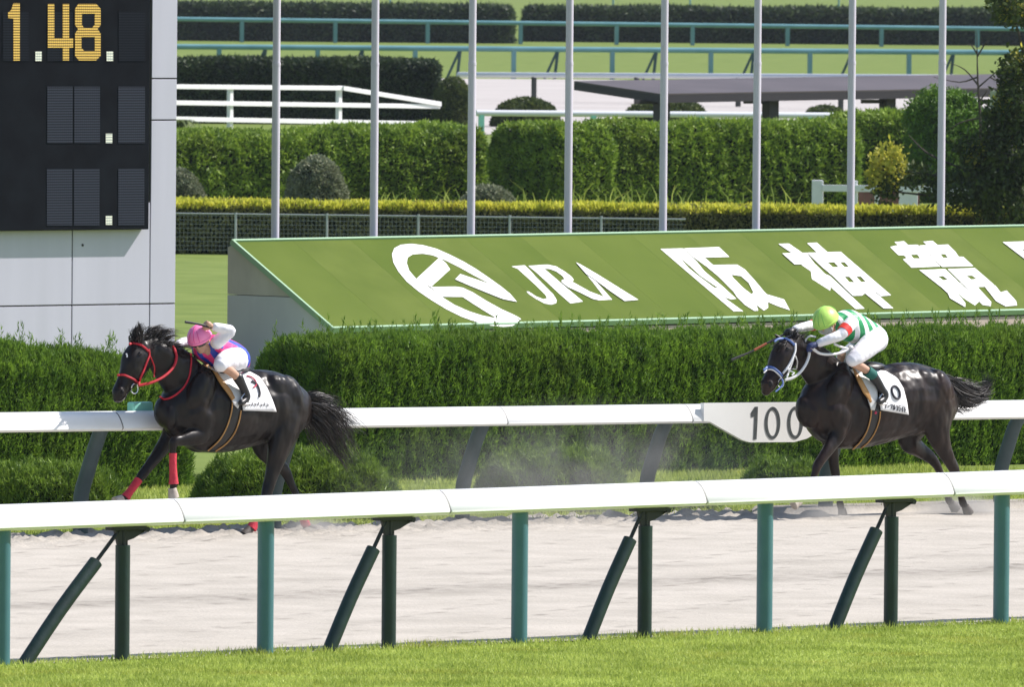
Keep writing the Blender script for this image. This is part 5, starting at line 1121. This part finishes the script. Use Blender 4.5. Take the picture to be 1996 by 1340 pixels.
# ---------------------------------------------------------------- kicked up dust
def dust(label,cx,cy,v,rx,ry,rz,dens,seed,S):
    c=S.p(cx,cy,v); bm=bmesh.new(); ellipsoid(bm,c,HH*rx,HLt*ry,Z*rz,24,14); 
    M=bpy.data.materials.new('airborne_dust'); M.use_nodes=True; t=M.node_tree; t.nodes.remove(t.nodes['Principled BSDF'])
    pv=t.nodes.new('ShaderNodeVolumePrincipled'); pv.inputs['Color'].default_value=(.93,.89,.83,1); pv.inputs['Anisotropy'].default_value=.2
    tc=t.nodes.new('ShaderNodeTexCoord'); n=t.nodes.new('ShaderNodeTexNoise'); n.inputs['Scale'].default_value=2.6; n.inputs['Detail'].default_value=5; n.inputs['Distortion'].default_value=.6
    mp=t.nodes.new('ShaderNodeMapping'); mp.inputs['Location'].default_value=(seed,seed*2,0); t.links.new(tc.outputs['Object'],mp.inputs[0]); t.links.new(mp.outputs[0],n.inputs['Vector'])
    r=t.nodes.new('ShaderNodeValToRGB'); r.color_ramp.elements[0].position=.34; r.color_ramp.elements[1].position=.80; t.links.new(n.outputs[0],r.inputs[0])
    # fade to the ellipsoid's rim
    g=t.nodes.new('ShaderNodeTexCoord'); m2=t.nodes.new('ShaderNodeMapping'); t.links.new(g.outputs['Generated'],m2.inputs[0]); m2.inputs['Location'].default_value=(-1,-1,-1); m2.inputs['Scale'].default_value=(2,2,2)
    ln=t.nodes.new('ShaderNodeVectorMath'); ln.operation='LENGTH'; t.links.new(m2.outputs[0],ln.inputs[0]); mr=t.nodes.new('ShaderNodeMapRange'); mr.inputs['From Min'].default_value=1.0; mr.inputs['From Max'].default_value=.2; mr.inputs['To Max'].default_value=dens; t.links.new(ln.outputs['Value'],mr.inputs['Value'])
    mu=t.nodes.new('ShaderNodeMath'); mu.operation='MULTIPLY'; t.links.new(r.outputs[0],mu.inputs[0]); t.links.new(mr.outputs[0],mu.inputs[1]); t.links.new(mu.outputs[0],pv.inputs['Density']); t.links.new(pv.outputs[0],t.nodes['Material Output'].inputs['Volume'])
    o=obj('dust_cloud',bm,M); o['kind']='stuff'; o['label']=label
dust('pale dust cloud drifting behind the leading horse',1120,965,-.1,4.6,.6,1.0,.62,1.0,S1)
dust('thick pale dust kicked up by the hind hooves of the trailing horse',1880,1000,0,.6,.45,.20,6,2.0,S2)
dust('low dust under the front hooves of the trailing horse',1600,1005,0,.7,.4,.16,4,3.0,S2)
dust('low dust behind the hind hooves of the leading horse',610,1032,0,.5,.4,.14,5,4.0,S1)

# ---------------------------------------------------------------- air
hb=bmesh.new(); frame_box(hb,Vector((-510,-70,-1.2)),X1*1020,Vector((0,1580,0)),Z*12.5)
MH=bpy.data.materials.new('haze'); MH.use_nodes=True; th=MH.node_tree; th.nodes.remove(th.nodes['Principled BSDF']); pv=th.nodes.new('ShaderNodeVolumePrincipled')
pv.inputs['Color'].default_value=(.80,.88,1,1); pv.inputs['Density'].default_value=.00006; th.links.new(pv.outputs[0],th.nodes['Material Output'].inputs['Volume'])
ho=obj('haze',hb,MH); ho['kind']='stuff'; ho['label']='thin summer haze over the whole course'
